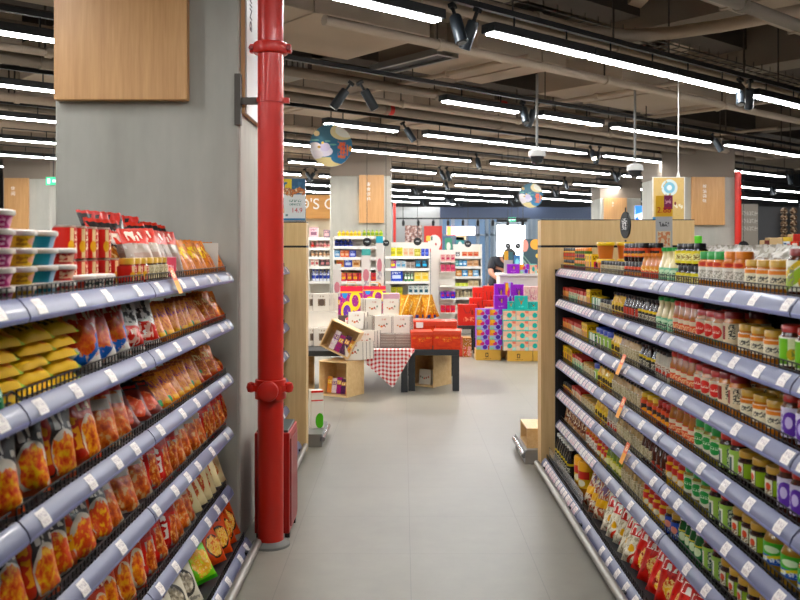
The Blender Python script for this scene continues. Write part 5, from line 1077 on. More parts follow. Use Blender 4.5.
def gingham(sc):
    t = NT('red_gingham'); uv = t.coord('UV'); sp_ = t.n.new('ShaderNodeSeparateXYZ'); t.t.links.new(uv, sp_.inputs[0])
    f = [t.math('GREATER_THAN', t.math('FRACT', t.math('MULTIPLY', sp_.outputs[i], sc)), .5) for i in (0, 1)]
    c = t.mix(t.math('MULTIPLY', t.math('ADD', f[0], f[1]), .5), C('f2ece6'), C('c8202a')); return t.done(c, .85)
GH = gingham(13)
t = MB(); o0 = P(366, 349, 9.09)
def clothfn(u, v):      # triangular corner of a cloth hanging over the table front
    x = -.40 + u * .52; drop = .13 + .27 * u / .56 if u < .56 else .40 * (1 - (u - .56) / .44)
    return Vector((x, 9.095 - .012 * math.sin(u * 14) * v - .02 * v, TZ + .012 - v * max(.02, drop)))
t.grid(clothfn, 26, 14); t.grid(lambda u, v: Vector((-.40 + u * .52, 9.095 + v * .15, TZ + .012)), 26, 2)
# true cloth pattern: lay the print out by size, not by stretch
def reuv(mb, f=lambda p: (p[0] / .52, (p[2] - p[1]) / .52)):
    for k, fc in enumerate(mb.f): mb.uv[k] = [f(mb.v[i]) for i in fc]
reuv(t); o = t.build('gingham_cloth', GH, None, smooth=True); tag(o, 'red and white checked cloth hanging over the front of the book table', 'cloth')
bd = MB(); bd.grid(lambda u, v: Vector((-.66 + u * .30, 9.92 + .06 * math.cos(v * math.pi * 2), .69 + .055 * math.sin(v * math.pi * 2) + .012 * math.sin(u * 17))), 14, 12); bd.face([(-.66, 9.92 + .06 * math.cos(a * .785), .69 + .055 * math.sin(a * .785)) for a in range(8)]); bd.face([(-.36, 9.92 + .06 * math.cos(-a * .785), .69 + .055 * math.sin(-a * .785)) for a in range(8)])
reuv(bd, lambda p: (p[0] * 1.0, p[2] * 1.0)); o = bd.build('gingham_bundle', GH, None, smooth=True); o.location.z = -.028; tag(o, 'rolled red checked cloth bundle beneath the purple gift bags', 'cloth')
PY = boxk('flat_gift_box', .19, .16, .06, mat('e2b0c0', .45), mat('e2b0c0', .45), paint('pink_yellow', 'ecaac0', [('r', 0, .4, 0, 1, 'f0e07a')], .4), 'box', 'box_lid'); PY.place((-.14, 9.93, TZ + .505), (0, 0, R(3)), 'flat pink and yellow box lying on the upper row of white books', 'box')
# gold bread bags
GOLD = FP('gold_bread', 'cf9238', ('food', .5, .5, .48, .5, 'd89a3a', 'f0cc80', 6, 'b87426'), ('r', .35, .65, 0, .12, '3a5aa8'), ('dia', 1.5, -.3, -.15, 'e8d8a0'))
gk = pk('bread_bag', .12, .27, .08, GOLD, 'golden bread bag', n=3)
for j, px in enumerate((404, 410.5, 417, 423, 429, 435)):
    z = TZ + .29; q = P(px, 322, 9.75); place_pouch(gk, (q.x, 9.80 + (j % 2) * .03, z), 12, random.uniform(-12, 12), 'golden bread bag standing behind the red gift boxes, %s from the books' % ORD[j], 'golden bread bags', -18 if j == 5 else random.uniform(-5, 5), 1.0 if j < 5 else .98)
# red gift boxes
REDG = paint('red_gift', 'd63a20', [('nz', 'e0492a', 5, .5), ('e', .4, .66, .03, .05, 'f0b08a'), ('e', .58, .72, .03, .05, 'a8744a'), ('e', .5, .52, .025, .04, '7a3a2a'), ('t', .32, .66, .5, .8, 'e87a3a', 14, 12), ('t', .05, .28, .72, .84, 'e88a3a', 20, 6), ('t', .7, .95, .72, .84, 'e88a3a', 20, 6)], .45, vary=.03)
REDS = mat('cf3a22', .45, var=.04)
def gift(lab, x0, x1, d, z0, h, dep=.28, rz=0):
    w = x1 - x0; t = thing('red_gift_box', lab, 'box', ((x0 + x1) / 2, d + dep / 2, z0), (0, 0, R(rz)), 'red gift boxes')
    MB().box(-w / 2, w / 2, -dep / 2, dep / 2, 0, h * .82, mats=[0, 1, 1, 1, 1, 1]).build('box_base', [REDG, REDS], t, bevel=.003); MB().box(-w / 2 - .003, w / 2 + .003, -dep / 2 - .003, dep / 2 + .003, h * .82, h).build('box_lid', mat('dc4a2c', .4), t, bevel=.003); return t
d = 9.22; x = lambda px: P(px, 249, d).x
gift('red gift box in the front row nearer the books', x(410.8), x(432.2), d + .03, TZ, .19, .27, 2); gift('red gift box in the front row at the table corner', x(434.4), x(462), d, TZ, .2, .27, -5)
gift('red gift box in the back row nearer the books', .12, .36, 9.62, TZ, .27, .3); gift('red gift box in the back row at the table end', .365, .6, 9.62, TZ, .27, .3)
t = thing('price_card', 'small white card leaning on the back red gift box', 'card', (.185, 9.6, TZ + .2), (R(-12), 0, 0)); MB().box(-.04, .04, -.002, .002, 0, .06).build('card_face', mat('eeeae6', .5), t); MB().box(-.03, .03, .002, .02, 0, .004).build('card_foot', mat('eeeae6', .5), t)
# ------------------------------------------------------------------ stacked cartons by the checkout
D = 11.75; u = D / FPX
def carton_mat(n, base, sh): return paint(n, base, sh, .4, vary=.03)
MULT = carton_mat('confetti', 'a8b0d8', [('r', 0, .35, .4, 1, 'e8903a'), ('e', .45, .62, .17, .2, 'd8287a'), ('e', .66, .25, .18, .22, '5a2aa0'), ('r', 0, .35, 0, .25, '9ac8a0'), ('e', .85, .75, .2, .3, '9a40b8'), ('e', .28, .85, .16, .2, 'f0b03a'), ('r', .9, 1, 0, .4, 'e84a3a')])
TEALM = carton_mat('teal_dot', 'eec4ac', [('e', .5, .48, .2, .26, '10b0a0'), ('e', .12, .2, .2, .26, 'f0d8c0'), ('e', .9, .85, .2, .2, 'f09a8a'), ('e', .85, .15, .16, .2, 'b8dcd0'), ('r', 0, 1, .93, 1, '3ac0b0')])
M1 = boxk('gift_carton', .176, .2, .137, MULT, mat('8a3ab0', .4), mat('7a34b8', .4), 'box', 'box_lid'); M2 = boxk('gift_carton', .168, .2, .137, TEALM, mat('3ab0a4', .4), mat('20b8a8', .4), 'box', 'box_lid')
KR = boxk('cardboard_box', .34, .26, .145, paint('kraft_print', 'd8b070', [('r', .38, .5, .3, .72, '4a3a24'), ('r', .41, .47, .38, .64, 'd8b070'), ('t', .3, .6, .12, .2, '8a6a3a', 14, 12)], .7), mat('c09a5c', .7), mat('d0aa6a', .7), 'box', 'top_flap')
def colx(px): return P(px, 249, D).x
KR.place((colx(488.5), D + .14, 0), (0, 0, 0), 'brown cardboard box under the confetti cartons', 'box', 'cardboard bases')
KR.place((colx(519), D + .02, 0), (0, 0, 0), 'brown cardboard box under the teal cartons, its marked front showing', 'box', 'cardboard bases'); KR.place((colx(519) + .345, D + .02, 0), (0, 0, 0), 'brown cardboard box half hidden by the oak end panel', 'box', 'cardboard bases')
for ci, px in enumerate((483, 496)):
    for q in range(4): M1.place((colx(px), D + .1, .1455 + q * .1375), (0, 0, R(random.uniform(-2, 2))), 'confetti-patterned carton with violet lid, %s from the bottom of the %s column' % (ORD[q], ('outer', 'inner')[ci]), 'box', 'confetti cartons')
for ci, px in enumerate((508.5, 521, 533.6)):
    for q in range(4): M2.place((colx(px), D - .02, .1455 + q * .1375), (0, 0, R(random.uniform(-2, 2))), 'peach carton with a teal dot, %s from the bottom of the %s column' % (ORD[q], ('first', 'second', 'third')[ci]), 'box', 'teal dot cartons')
KT = boxk('cardboard_box', .36, .2, zt0 := .1455 + 4 * .1375, mat('c8a068', .7), mat('b8905a', .7), mat('c8a068', .7), 'box', 'top_flap')
KT.place((colx(501), D + .37, 0), (0, 0, 0), 'tall plain cardboard box hidden behind the confetti cartons', 'box', 'backing boxes'); KT.place((colx(530), D + .22, 0), (0, 0, 0), 'tall plain cardboard box behind the teal cartons', 'box', 'backing boxes')
def paper_bag(name, lab, px0, px1, py0, py1, d, face, side, group, dep=.1, handle='3a1a4a'):
    w, h, c = span(px0, px1, py0, py1, d)
    if py1 == yt: h += c.z - zt; c.z = zt + .0005
    t = thing(name, lab, 'bag', (c.x, d + dep / 2, c.z), (0, 0, R(random.uniform(-4, 4))), group)
    MB().box(-w / 2, w / 2, -dep / 2, dep / 2, 0, h, mats=[0, 1, 1, 1, 1, 1]).build('paper_bag', [face, side], t, bevel=.003)
    MB().tube([(-w * .2, -dep / 2 - .004, h * .85), (-w * .1, -dep / 2 - .012, h * .6), (w * .1, -dep / 2 - .012, h * .6), (w * .2, -dep / 2 - .004, h * .85)], .004, 6).build('handle', mat(handle, .5), t); return t
PURF = carton_mat('purple_bag', '9c3cc0', [('e', .5, .7, .2, .12, '7a2aa0'), ('e', .55, .6, .06, .16, 'c8963a'), ('t', .3, .7, .15, .25, 'c890d8', 10, 10)]); PURS = mat('7c2ca4', .4)
TEF = carton_mat('teal_bag', '18b0a4', [('e', .5, .5, .06, .14, 'd8803a'), ('t', .3, .7, .15, .25, '80d8d0', 10, 10)]); TES = mat('149488', .4)
REF = carton_mat('red_bag', 'd83428', [('t', .3, .85, .2, .4, 'f0a890', 8, 6), ('e', .75, .62, .06, .12, '8a2018')]); RES = mat('c22c22', .4)
PIF = carton_mat('pink_bag', 'eab8b4', [('nz', 'f0cfc4', 6, .5), ('t', .2, .8, .4, .6, 'd88a9a', 8, 6)]); PIS = mat('e0a8a8', .4)
zt = .1455 + 4 * .1375
yt = VY + (EYE - zt) / u
paper_bag('paper_gift_bag', 'purple paper bag standing on the confetti cartons', 494.3, 507.5, 295.5, yt, D + .02, PURF, PURS, 'purple paper bags')
paper_bag('paper_gift_bag', 'purple paper bag behind the other, on the upper level', 494.6, 506.5, 284, yt, D + .30, PURF, PURS, 'purple paper bags')
paper_bag('paper_gift_bag', 'teal paper bag upright on the teal cartons', 515, 528, 296, yt, D - .05, TEF, TES, 'teal paper bags', handle='b86a2a')
paper_bag('paper_gift_bag', 'teal paper bag leaning beside the purple bag', 507.8, 514.7, 301.5, yt, D - .04, TEF, TES, 'teal paper bags', handle='b86a2a')
paper_bag('paper_gift_bag', 'teal paper bag nearest the oak end panel', 528.6, 539, 302, yt, D - .03, TEF, TES, 'teal paper bags', handle='1a4a48')
paper_bag('paper_gift_bag', 'pink paper bag behind the teal bags', 524.5, 539, 286.5, yt, D + .15, PIF, PIS, 'pink paper bags', handle='c87a8a')
w_, h_, c_ = span(505, 513, 284, yt, D + .3)
flat_pack('gift_carton', w_, .14, h_, MULT, PURS, 'tall confetti carton between the purple bags', 'box', (c_.x, D + .36, zt))
paper_bag('paper_gift_bag', 'small purple paper bag beside the tall confetti carton', 513.3, 524, 284.5, yt, D + .30, PURF, PURS, 'purple paper bags')
# counter behind
w, h, c = span(500, 560, 272, 350, 12.25); t = thing('checkout_counter', 'pale checkout counter behind the stacked cartons', 'counter', (c.x, 12.5, 0))
MB().box(-w / 2, w / 2, -.22, .22, 0, 1.13).build('counter_body', mat('d8d0c6', .5), t, bevel=.004); MB().box(-w / 2 - .02, w / 2 + .02, -.25, .25, 1.13, 1.165).build('counter_top', mat('e8e2da', .4), t, bevel=.004)
for i, (p0, p1, m, sd, lab) in enumerate([(509.5, 522, PURF, PURS, 'purple carton on the checkout counter'), (522.5, 532, MULT, mat('d8702a', .4), 'confetti carton on the checkout counter'), (532.5, 540, TEALM, TES, 'teal dot carton on the checkout counter')]):
    w, h, c = span(p0, p1, 274.5, 284.3, 12.0); flat_pack('gift_carton', w, .14, 1.3 - 1.165, m, sd, lab, 'box', (c.x, 12.33, 1.1655))
w, h, c = span(505.5, 514, 257, 283, 12.2); t = thing('leaflet_stand', 'grey leaflet stand with yellow and teal cards before the person', 'stand', (c.x, 12.36, 1.1655)); h = .32
MB().box(-w / 2, w / 2, -.03, .03, 0, h * .6).build('rack', mat('b8b2aa', .5), t); MB().box(-w / 2, -w * .05, -.035, -.005, h * .6, h).build('yellow_card', mat('e0a82a', .5), t); MB().box(0, w / 2, -.035, -.005, h * .6, h * .96).build('teal_card', mat('3a6a72', .5), t)
w, h, c = span(515, 521.5, 256, 272, 12.5); t = thing('display_screen', 'small blue screen on the checkout counter', 'screen', (c.x, 12.62, 1.1655)); MB().box(-w / 2, w / 2, 0, .02, .06, .26).build('screen_panel', paint('screen_blue', '3a78b0', [('e', .5, .5, .3, .25, '7ad0d8')], .3, vary=0), t); MB().box(-.04, .04, -.03, .05, 0, .06).build('screen_foot', DARK, t)
for j in range(6): flat_pack('candy_box', .045, .06, .05 + .01 * (j % 3), PKT[j % 4], mat(('d86a7a', 'e8c8b0', '8aa0c8')[j % 3], .4), 'small mixed candy box along the back of the counter, %s from the person' % ORD[j], 'box', (P(517 + j * 4, 249, 12.6).x + .04, 12.52, 1.1655), (0, 0, R(10 * (j % 3 - 1))), 'candy boxes on the counter')
# dark poster stand with moon
w, h, c = span(523, 541, 239, 275, 12.95); t = thing('poster_stand', 'dark teal poster with moon and leaves beside the oak end panel', 'poster', (c.x, 12.95, 0))
MB().box(-w / 2, w / 2, 0, .03, 1.0, c.z + h).build('poster_sheet', paint('moon_poster', '39525a', [('dia', -.5, .5, .56, '9ab09a'), ('dia', -.5, .62, .66, '7a9a8a'), ('e', .45, .25, .16, .09, 'ece2cc'), ('e', .7, .88, .3, .12, 'f0a83a'), ('e', .1, .85, .2, .14, 'e89a8a'), ('e', .8, .62, .1, .05, 'f0c04a'), ('e', .95, .35, .12, .06, 'e8903a')], .5, vary=0), t); MB().box(-w / 2, w / 2, .0, .05, 0, 1.0).build('stand', mat('4a5258', .5), t)
# red bags table
dt = 12.55; x = lambda px: P(px, 249, dt).x
black_table('black table holding the red paper bags', x(457.5), x(476.5), dt - .05, dt + .4, P(0, 325.5, dt).z, .05, .05)
black_table('black table behind the confetti cartons, more red bags on it', x(477.2), x(496), dt + .05, dt + .4, P(0, 325.5, dt).z, .05, .05)
for i, (p0, p1, y0, y1, dd, lab) in enumerate([(458, 477, 304.5, 325.3, dt, 'wide red paper bag at the front of the red bag table'), (469.5, 482, 298, 325.3, dt + .12, 'red paper bag in the second row of the red bag table'), (482.5, 494, 300.5, 325.3, dt + .12, 'red paper bag beside the purple bags'), (473, 483, 287.5, 325.3, dt + .25, 'tall red paper bag at the back of the red bag table'), (483.3, 494.5, 286, 325.3, dt + .25, 'tall red paper bag next to the person')]):
    zb = P(0, 325.5, dt).z; w, h, c = span(p0, p1, y0, y1, dd); y1b = VY + (EYE - zb - .0005) * FPX / dd; paper_bag('paper_gift_bag', lab, p0, p1, y0, y1b, dd, REF, RES, 'red paper bags', dep=.11, handle='6a1410')
w, h, c = span(449, 462, 329, 352, 12.3); flat_pack('red_carton', w, .2, .28, mat('e04428', .5), mat('d2a87a', .5), 'open red carton on the floor beside the red bag table', 'box', (c.x, 12.25, 0))
w, h, c = span(462.5, 471, 329, 353, 12.2); flat_pack('sample_carton', w, .2, .27, paint('sample', 'c8925a', [('r', 0, 1, .6, 1, 'b07a3a'), ('r', .1, .45, .05, .55, 'e07a6a'), ('r', .55, .9, .05, .55, 'e8b0a8'), ('nz', 'f0e0d8', 9, .6)], .5), mat('b88a50', .6), 'brown carton with pink packs under the red bag table', 'box', (c.x, 12.2, 0))
# ------------------------------------------------------------------ hanging moon signs
MOON = paint('moon_disc', '2b6f94', [('dia', .0, .62, 1.0, '3f7388'), ('e', .16, .78, .07, .065, 'f0d8a0'), ('e', .78, .83, .3, .2, 'ead9a0'), ('e', .86, .86, .26, .17, 'ece8da'), ('e', .4, .02, .55, .2, 'dcc98c'), ('e', .8, .2, .3, .14, '2574a0'), ('e', .3, .36, .24, .13, 'ddd6e6'), ('e', .12, .45, .16, .12, 'ece6e6'), ('e', .36, .46, .12, .1, 'cfc4e0'), ('e', .16, .28, .16, .1, 'e6dce0'),
      ('e', .12, .62, .1, .025, '78b8a8'), ('e', .42, .6, .07, .02, '78b8a8'), ('e', .54, .52, .09, .02, '6ab0a0'), ('e', .3, .56, .03, .03, 'f0c84a'), ('e', .22, .46, .04, .03, 'c89a3a'), ('r', .68, .84, .42, .46, 'e0603a'), ('r', .72, .76, .3, .58, 'e0603a'), ('r', .78, .82, .32, .58, 'd84a3a'), ('r', .68, .84, .22, .26, 'e0703a'), ('r', .87, .9, .26, .52, 'e87a3a'), ('e', .95, .42, .04, .07, 'f0a02a'), ('t', .66, .84, .2, .6, 'e86a3a', 18, 14)], .45, vary=0)
for px, py, d, r, lab in ((331, 145.5, 10.2, .25, 'large round blue moon festival sign hanging over the aisle'), (531, 195.5, 17.6, .25, 'small distant round moon festival sign hanging beyond the aisle')):
    q = P(px, py, d); t = thing('hanging_disc_sign', lab, 'sign', q, (0, 0, R(6)))
    db = MB(); n = 40; pts = [(r * math.cos(2 * math.pi * k / n), r * math.sin(2 * math.pi * k / n)) for k in range(n)]
    db.face([(a, -.012, b) for a, b in pts], 0, [(.5 + a / r / 2, .5 + b / r / 2) for a, b in pts]); db.face([(a, .012, b) for a, b in reversed(pts)], 0, [(.5 - a / r / 2, .5 + b / r / 2) for a, b in reversed(pts)])
    for k in range(n): a, b = pts[k], pts[(k + 1) % n]; db.face([(a[0], -.012, a[1]), (a[0], .012, a[1]), (b[0], .012, b[1]), (b[0], -.012, b[1])], 1)
    db.build('disc', [MOON, mat('e8e6e0', .5)], t); MB().tube([(0, 0, r), (0, 0, 3.19 - q.z)], .006, 6).build('string', DARK, t)
# ------------------------------------------------------------------ price posters on shelf tops
t = thing('price_poster', 'price poster reading 14.9 standing on the oak panel beside the red pipe', 'poster', (P(293, 249, 6.5).x, 6.5, 1.72))
BP = paint('beer_poster', '2c5878', [('r', 0, .45, .66, 1, 'e0c02a'), ('nz', '3a6a8a', 5, .55), ('r', .0, 1, .05, .62, 'dfe0dc'), ('r', .06, .14, .18, .55, '241a14'), ('r', .05, .15, .18, .28, 'd8902a'), ('food', .55, .7, .5, .09, 'e0803a', 'f0d0a0', 9, '8a4a2a'), ('t', .35, .85, .44, .5, '5a8a7a', 20, 30), ('t', .35, .85, .36, .41, '5a8a7a', 20, 30), ('r', .2, .3, .1, .15, '6a8a8a'), ('r', .0, 1, .0, .05, '2a78a8')], .4, vary=0)
MB().box(-.093, .093, -.004, .004, .01, .325).build('poster_sheet', BP, t); MB().box(-.096, .096, -.006, .006, 0, .012).box(-.096, .096, -.006, .006, .323, .329).box(-.097, -.092, -.006, .006, 0, .329).box(.092, .097, -.006, .006, 0, .329).build('frame', STEEL, t)
text('14.9', .05, mat('c8202a', .5), t, (.03, -.006, .085), (R(90), 0, 0), 'price_lettering'); MB().box(-.03, .03, -.03, .03, -.002, .003).build('foot', STEEL, t)
t = thing('price_poster', 'narrow price poster reading 2.88 standing among the sauces', 'poster', (P(664, 249, 4.3).x, 4.3, RZ[0] + .0085), (0, 0, R(-14)))
MB().box(-.04, .04, -.003, .003, .12, .31).build('grey_sheet', paint('grey_price', 'b9bab9', [('r', .1, .9, .2, .62, 'e2cfa8'), ('t', .15, .85, .22, .6, 'd88a5a', 6, 10), ('t', .2, .8, .74, .86, '5a5a5a', 8, 10), ('e', .1, .02, .25, .1, '2a6a98'), ('e', .02, .2, .1, .1, 'c84a7a')], .4, vary=0), t)
MB().box(-.041, .041, -.004, .004, .31, .415).build('yellow_sheet', paint('yellow_price', 'e8b42a', [('r', .5, 1, .35, 1, '8a2a5a'), ('t', .55, .9, .6, .85, 'e0a0b0', 6, 8)], .4, vary=0), t)
text('2.88', .04, mat('c8281e', .5), t, (0, -.0055, .342), (R(90), 0, 0), 'price_lettering'); MB().tube([(0, .006, 0), (0, .006, .2)], .004, 6).build('stem', STEEL, t); MB().box(-.03, .03, -.03, .03, 0, .004).build('foot', STEEL, t)
w, h, c = span(652.5, 685, 177, 223.5, 8.2); t = thing('hanging_board_sign', 'tan hanging board with a pale blue round emblem above the sauces', 'sign', c)
MB().box(-w / 2, w / 2, 0, .015, 0, h).build('board', paint('tan_board', 'd3b06a', [('e', .52, .77, .25, .18, 'cfdad8'), ('nz', 'cdaa66', 9, .6), ('e', .52, .77, .17, .12, '7ab8cc'), ('e', .52, .77, .08, .06, 'dfe8e4'), ('r', .0, 1, .985, 1, 'e6e2d8'), ('r', 0, .03, 0, 1, 'e6e2d8'), ('r', .97, 1, 0, 1, 'e6e2d8'), ('t', .62, .95, .28, .42, 'e6dcc0', 8, 12), ('e', .7, .43, .03, .04, '7a2a24'), ('e', .05, .08, .14, .06, '2a78a8')], .45, vary=0), t)
MB().tube([(w * .3, .007, h), (w * .3, .007, 3.2 - c.z)], .006, 6).lathe([(.02, 0), (.004, .06)], 8, (w * .3, .007, h)).build('hook', mat('d8d4cc', .5), t)
# black paddle sign seen edge-on at the sauces
t = thing('paddle_sign', 'black oval sign on a thin stem seen nearly edge-on above the sauces', 'sign', (P(625.5, 249, 4.9).x, 4.9, RZ[0] + .008), (0, 0, R(-76)))
MB().tube([(0, 0, 0), (0, 0, .2)], .006, 8).box(-.03, .03, -.03, .03, 0, .006).build('stem', DARK, t)
dm = Matrix.Rotation(R(90), 4, 'X'); MB().lathe([(.056, -.005), (.056, .005)], 28, (0, 0, 0), M=Matrix.Diagonal((1, 1, 1.35, 1)) @ dm).build('oval_board', BLACK, t).location = (0, 0, .285)
MB().box(-.035, .035, -.008, -.006, .25, .33).build('white_marking', paint('paddle_print', '17171a', [('t', .1, .9, .1, .9, 'dcdcdc', 5, 8)], .5, vary=0), t)
MB().tube([(0, 0, .36), (0, 0, .385)], .004, 6).build('tip', DARK, t)
# ------------------------------------------------------------------ right rear corner
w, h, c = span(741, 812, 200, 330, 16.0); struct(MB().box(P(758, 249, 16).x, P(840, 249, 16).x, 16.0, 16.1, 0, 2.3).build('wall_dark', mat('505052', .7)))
struct(MB().box(P(739, 249, 16).x, P(758, 249, 16).x, 16.0, 16.1, 0, 2.35).build('wall_lit', mat('b0a698', .7)))  # spotlit look of this strip is put into its paler colour
t = thing('wall_lettering', 'pale raised lettering on the lit wall strip beside the red pipe', 'sign', P(750, 222, 15.97)); 
for i in range(3): MB().box(-.14, .14, 0, .02, .12 - i * .14, .2 - i * .14).build('letter_line', paint('pale_letters%d' % i, 'a89e90', [('t', 0, 1, 0, 1, 'ded8cc', 10, 3)], .6, vary=0), t)
t = round_tag(743.5, 246.5, 14.0, .09, 'round black sign with white centre beside the distant red pipe'); MB().lathe([(.035, -.012), (.035, -.008)], 16, M=Matrix.Rotation(R(90), 4, 'X')).build('white_centre', WHITE, t)
for i, px in enumerate((784, 793.5)):
    q = P(px, 240, 15.8); t = thing('hanging_garland', 'string of pale patterned pouches on the dark wall, %s' % ('nearer the red pipe', 'nearer the picture edge')[i], 'garland', q)
    o = MB()
    for j in range(5): o.lathe([(0, 0), (.06, .03), (.07, .08), (.03, .13), (0, .14)], 8, (0, 0, .0 + j * .115))
    o.build('string', paint('garland%d' % i, '8a7460', [('nz', '4a3428', 7, .5), ('nz', 'c8b8a0', 9, .6)], .6), t, smooth=True)
dd = 14.2
t = thing('rear_shelving', 'grey rear shelving carrying cartons behind the sauces', 'shelving', (P(785, 249, dd).x, dd + .2, 0)); MB().box(-.6, .8, -.25, .25, 1.47, 1.5).box(-.6, .8, -.25, .25, .9, .93).build('shelf', mat('6a6a6a', .5), t); MB().box(-.6, -.57, -.25, .25, 0, 1.47).box(.77, .8, -.25, .25, 0, 1.47).build('upright_post', mat('5a5a5a', .5), t)
for i, (p0, p1, h, m, sd, lab, dz) in enumerate([(770, 782, .2, mat('c8a878', .7), None, 'plain cardboard carton on the rear shelving', 0), (783, 790, .14, paint('bluewhite', 'd8dde0', [('r', .1, .5, .2, .8, '4a6a9a'), ('r', .6, .9, .2, .7, 'd86a7a')], .5), None, 'white and blue packet on the rear shelving', 0), (790.5, 799, .14, paint('redwhite', 'd84a3a', [('r', .2, .8, .3, .8, 'f0e0d0')], .5), None, 'red and white packet on the rear shelving', 0), (764.5, 769.5, .16, mat('6a2a22', .5), None, 'dark red jar-like box on the rear shelving', 0), (783, 792, .07, mat('e0b83a', .5), None, 'yellow flat box on top of the white packet', .1405), (793, 801, .12, mat('c8281e', .5), None, 'red box stacked on the red packet', .1405)]):
    w = (p1 - p0) * dd / FPX; flat_pack('rear_carton', w, .2, h, m, sd or mat('b89868', .6), lab, 'box', (P((p0 + p1) / 2, 249, dd).x, dd + .1, 1.5005 + dz))
# green bottle and small figure-free packet beyond the oak panel
t = thing('green_bottle', 'bright green bottle standing beyond the sauces in front of the grey column', 'bottle', (P(698, 249, 6.4).x, 6.4, 1.36)); MB().lathe([(.03, 0), (.035, .02), (.035, .17), (.02, .21), (.02, .23)], 14).build('bottle_body', mat('3fb02a', .3), t, smooth=True); MB().lathe([(.03, 0), (.03, .05), (0, .055)], 14, (0, 0, .2)).build('cap', mat('5ac82a', .4), t, smooth=True)
flat_pack('yellow_box', .05, .05, .17, paint('yb', 'e0a83a', [('r', .5, 1, .5, 1, '2a3a9a')], .4), mat('c8902a', .5), 'small yellow and blue box beside the green bottle', 'box', (P(704, 249, 6.4).x, 6.45, 1.36))
t = thing('rear_display', 'low grey display rack beyond the sauce rack end panel', 'rack', (2.35, 6.5, 0)); MB().box(-.3, .3, -.25, .25, 1.33, 1.36).build('shelf', mat('7a7a7a', .5), t); MB().box(-.3, -.27, -.25, .25, 0, 1.33).box(.27, .3, -.25, .25, 0, 1.33).build('side_panel', mat('6a6a6a', .5), t)
t = thing('hanging_light_sign', 'small bright blue and white advert above the oak end panel', 'sign', P(646, 223, 18)); MB().box(-.22, .22, 0, .05, 0, .36).build('light_box', paint('blue_ad', '2a6ad0', [('e', .5, .3, .35, .25, 'f0f6ff'), ('dia', .4, .3, .5, 'a8d0ff')], .4, vary=0, emit=.8), t); MB().tube([(0, .02, .36), (0, .02, 1.1)], .006, 6).build('string', DARK, t)
# exit signs
for px, py, d, lab in ((53, 181, 13.0, 'green exit sign beside the near grey column'), (512, 219.5, 24.5, 'tiny green exit sign above the bright doorway')):
    q = P(px, py, d); t = thing('exit_sign', lab, 'sign', q); MB().box(-.11, .11, 0, .03, -.06, .06).build('light_panel', paint('exit_green' + str(px), '2fae7a', [('r', .1, .3, .2, .8, 'd8f4e6'), ('r', .45, .9, .35, .65, 'd8f4e6')], .4, vary=0, emit=.7), t); MB().tube([(0, .015, .06), (0, .015, 3.2 - q.z)], .006, 6).build('hanger_rod', DARK, t)
# small goods on the left of the aisle beyond the oak panel
flat_pack('red_topped_box', .1, .08, .3, paint('rtb', 'e8e4dc', [('r', 0, 1, .94, 1, 'd8281e'), ('r', 0, 1, .72, .75, 'd8281e'), ('e', .7, .2, .35, .2, '5ab03a')], .4), mat('e0dcd2', .5), 'white box with red bands on the floor base beyond the oak panel', 'box', (-.69, 6.85, .0985), (0, 0, R(20)))
t = thing('end_cap_base', 'low grey display base beyond the oak panel by the red pipe', 'display base', (0, 0, 0)); MB().box(-1.7, -.62, 6.6, 7.1, 0, .098).build('deck', mat('77756f', .4), t, bevel=.004); MB().tube([(-.615, 6.6, .06), (-.615, 7.1, .06)], .02, 10).build('bumper_rail', STEEL, t, smooth=True)
# red topped jars at far left over the column edge
for j, px in enumerate((22, 34, 41)):
    q = P(px, 231, 8); flat_pack('red_lidded_box', .09, .09, .12, mat('d8301e', .5), mat('d8301e', .5), 'red box seen over the snack cups, %s from the picture edge' % ORD[j], 'box', (q.x, 8, q.z - .12), group='red boxes beyond the snack cups')
t = thing('rear_display', 'grey display rack behind the snack cups', 'rack', (P(32, 249, 8).x, 8, 0)); zz = P(0, 231, 8).z - .1205; MB().box(-.5, .4, -.2, .2, zz - .03, zz).build('shelf', mat('7a7a7a', .5), t); MB().box(-.5, -.46, -.2, .2, 0, zz - .03).box(.36, .4, -.2, .2, 0, zz - .03).build('side_panel', mat('6a6a6a', .5), t)
# ------------------------------------------------------------------ person at the checkout
def skin_mesh(name, joints, edges, mats, parent=None, sub=2, root=0):
    me = bpy.data.meshes.new(name); me.from_pydata([j[:3] for j in joints], edges, []); o = bpy.data.objects.new(name, me); COL.objects.link(o)
    m = o.modifiers.new('skin', 'SKIN'); m.use_smooth_shade = True
    for i, j in enumerate(joints):
        sv = me.skin_vertices[0].data[i]; r = j[3]; sv.radius = r if isinstance(r, tuple) else (r, r); sv.use_root = i == root
    s = o.modifiers.new('sub', 'SUBSURF'); s.levels = sub; s.render_levels = sub
    me.materials.append(mats)
    if parent: o.parent = parent
    return o
SKIN = mat('b98468', .55, var=.03); SHIRT = mat('1d2028', .8); TROU = mat('16181c', .85); HAIR = mat('15120f', .6)
px, py = P(494.5, 249, 13.1).x, 13.14
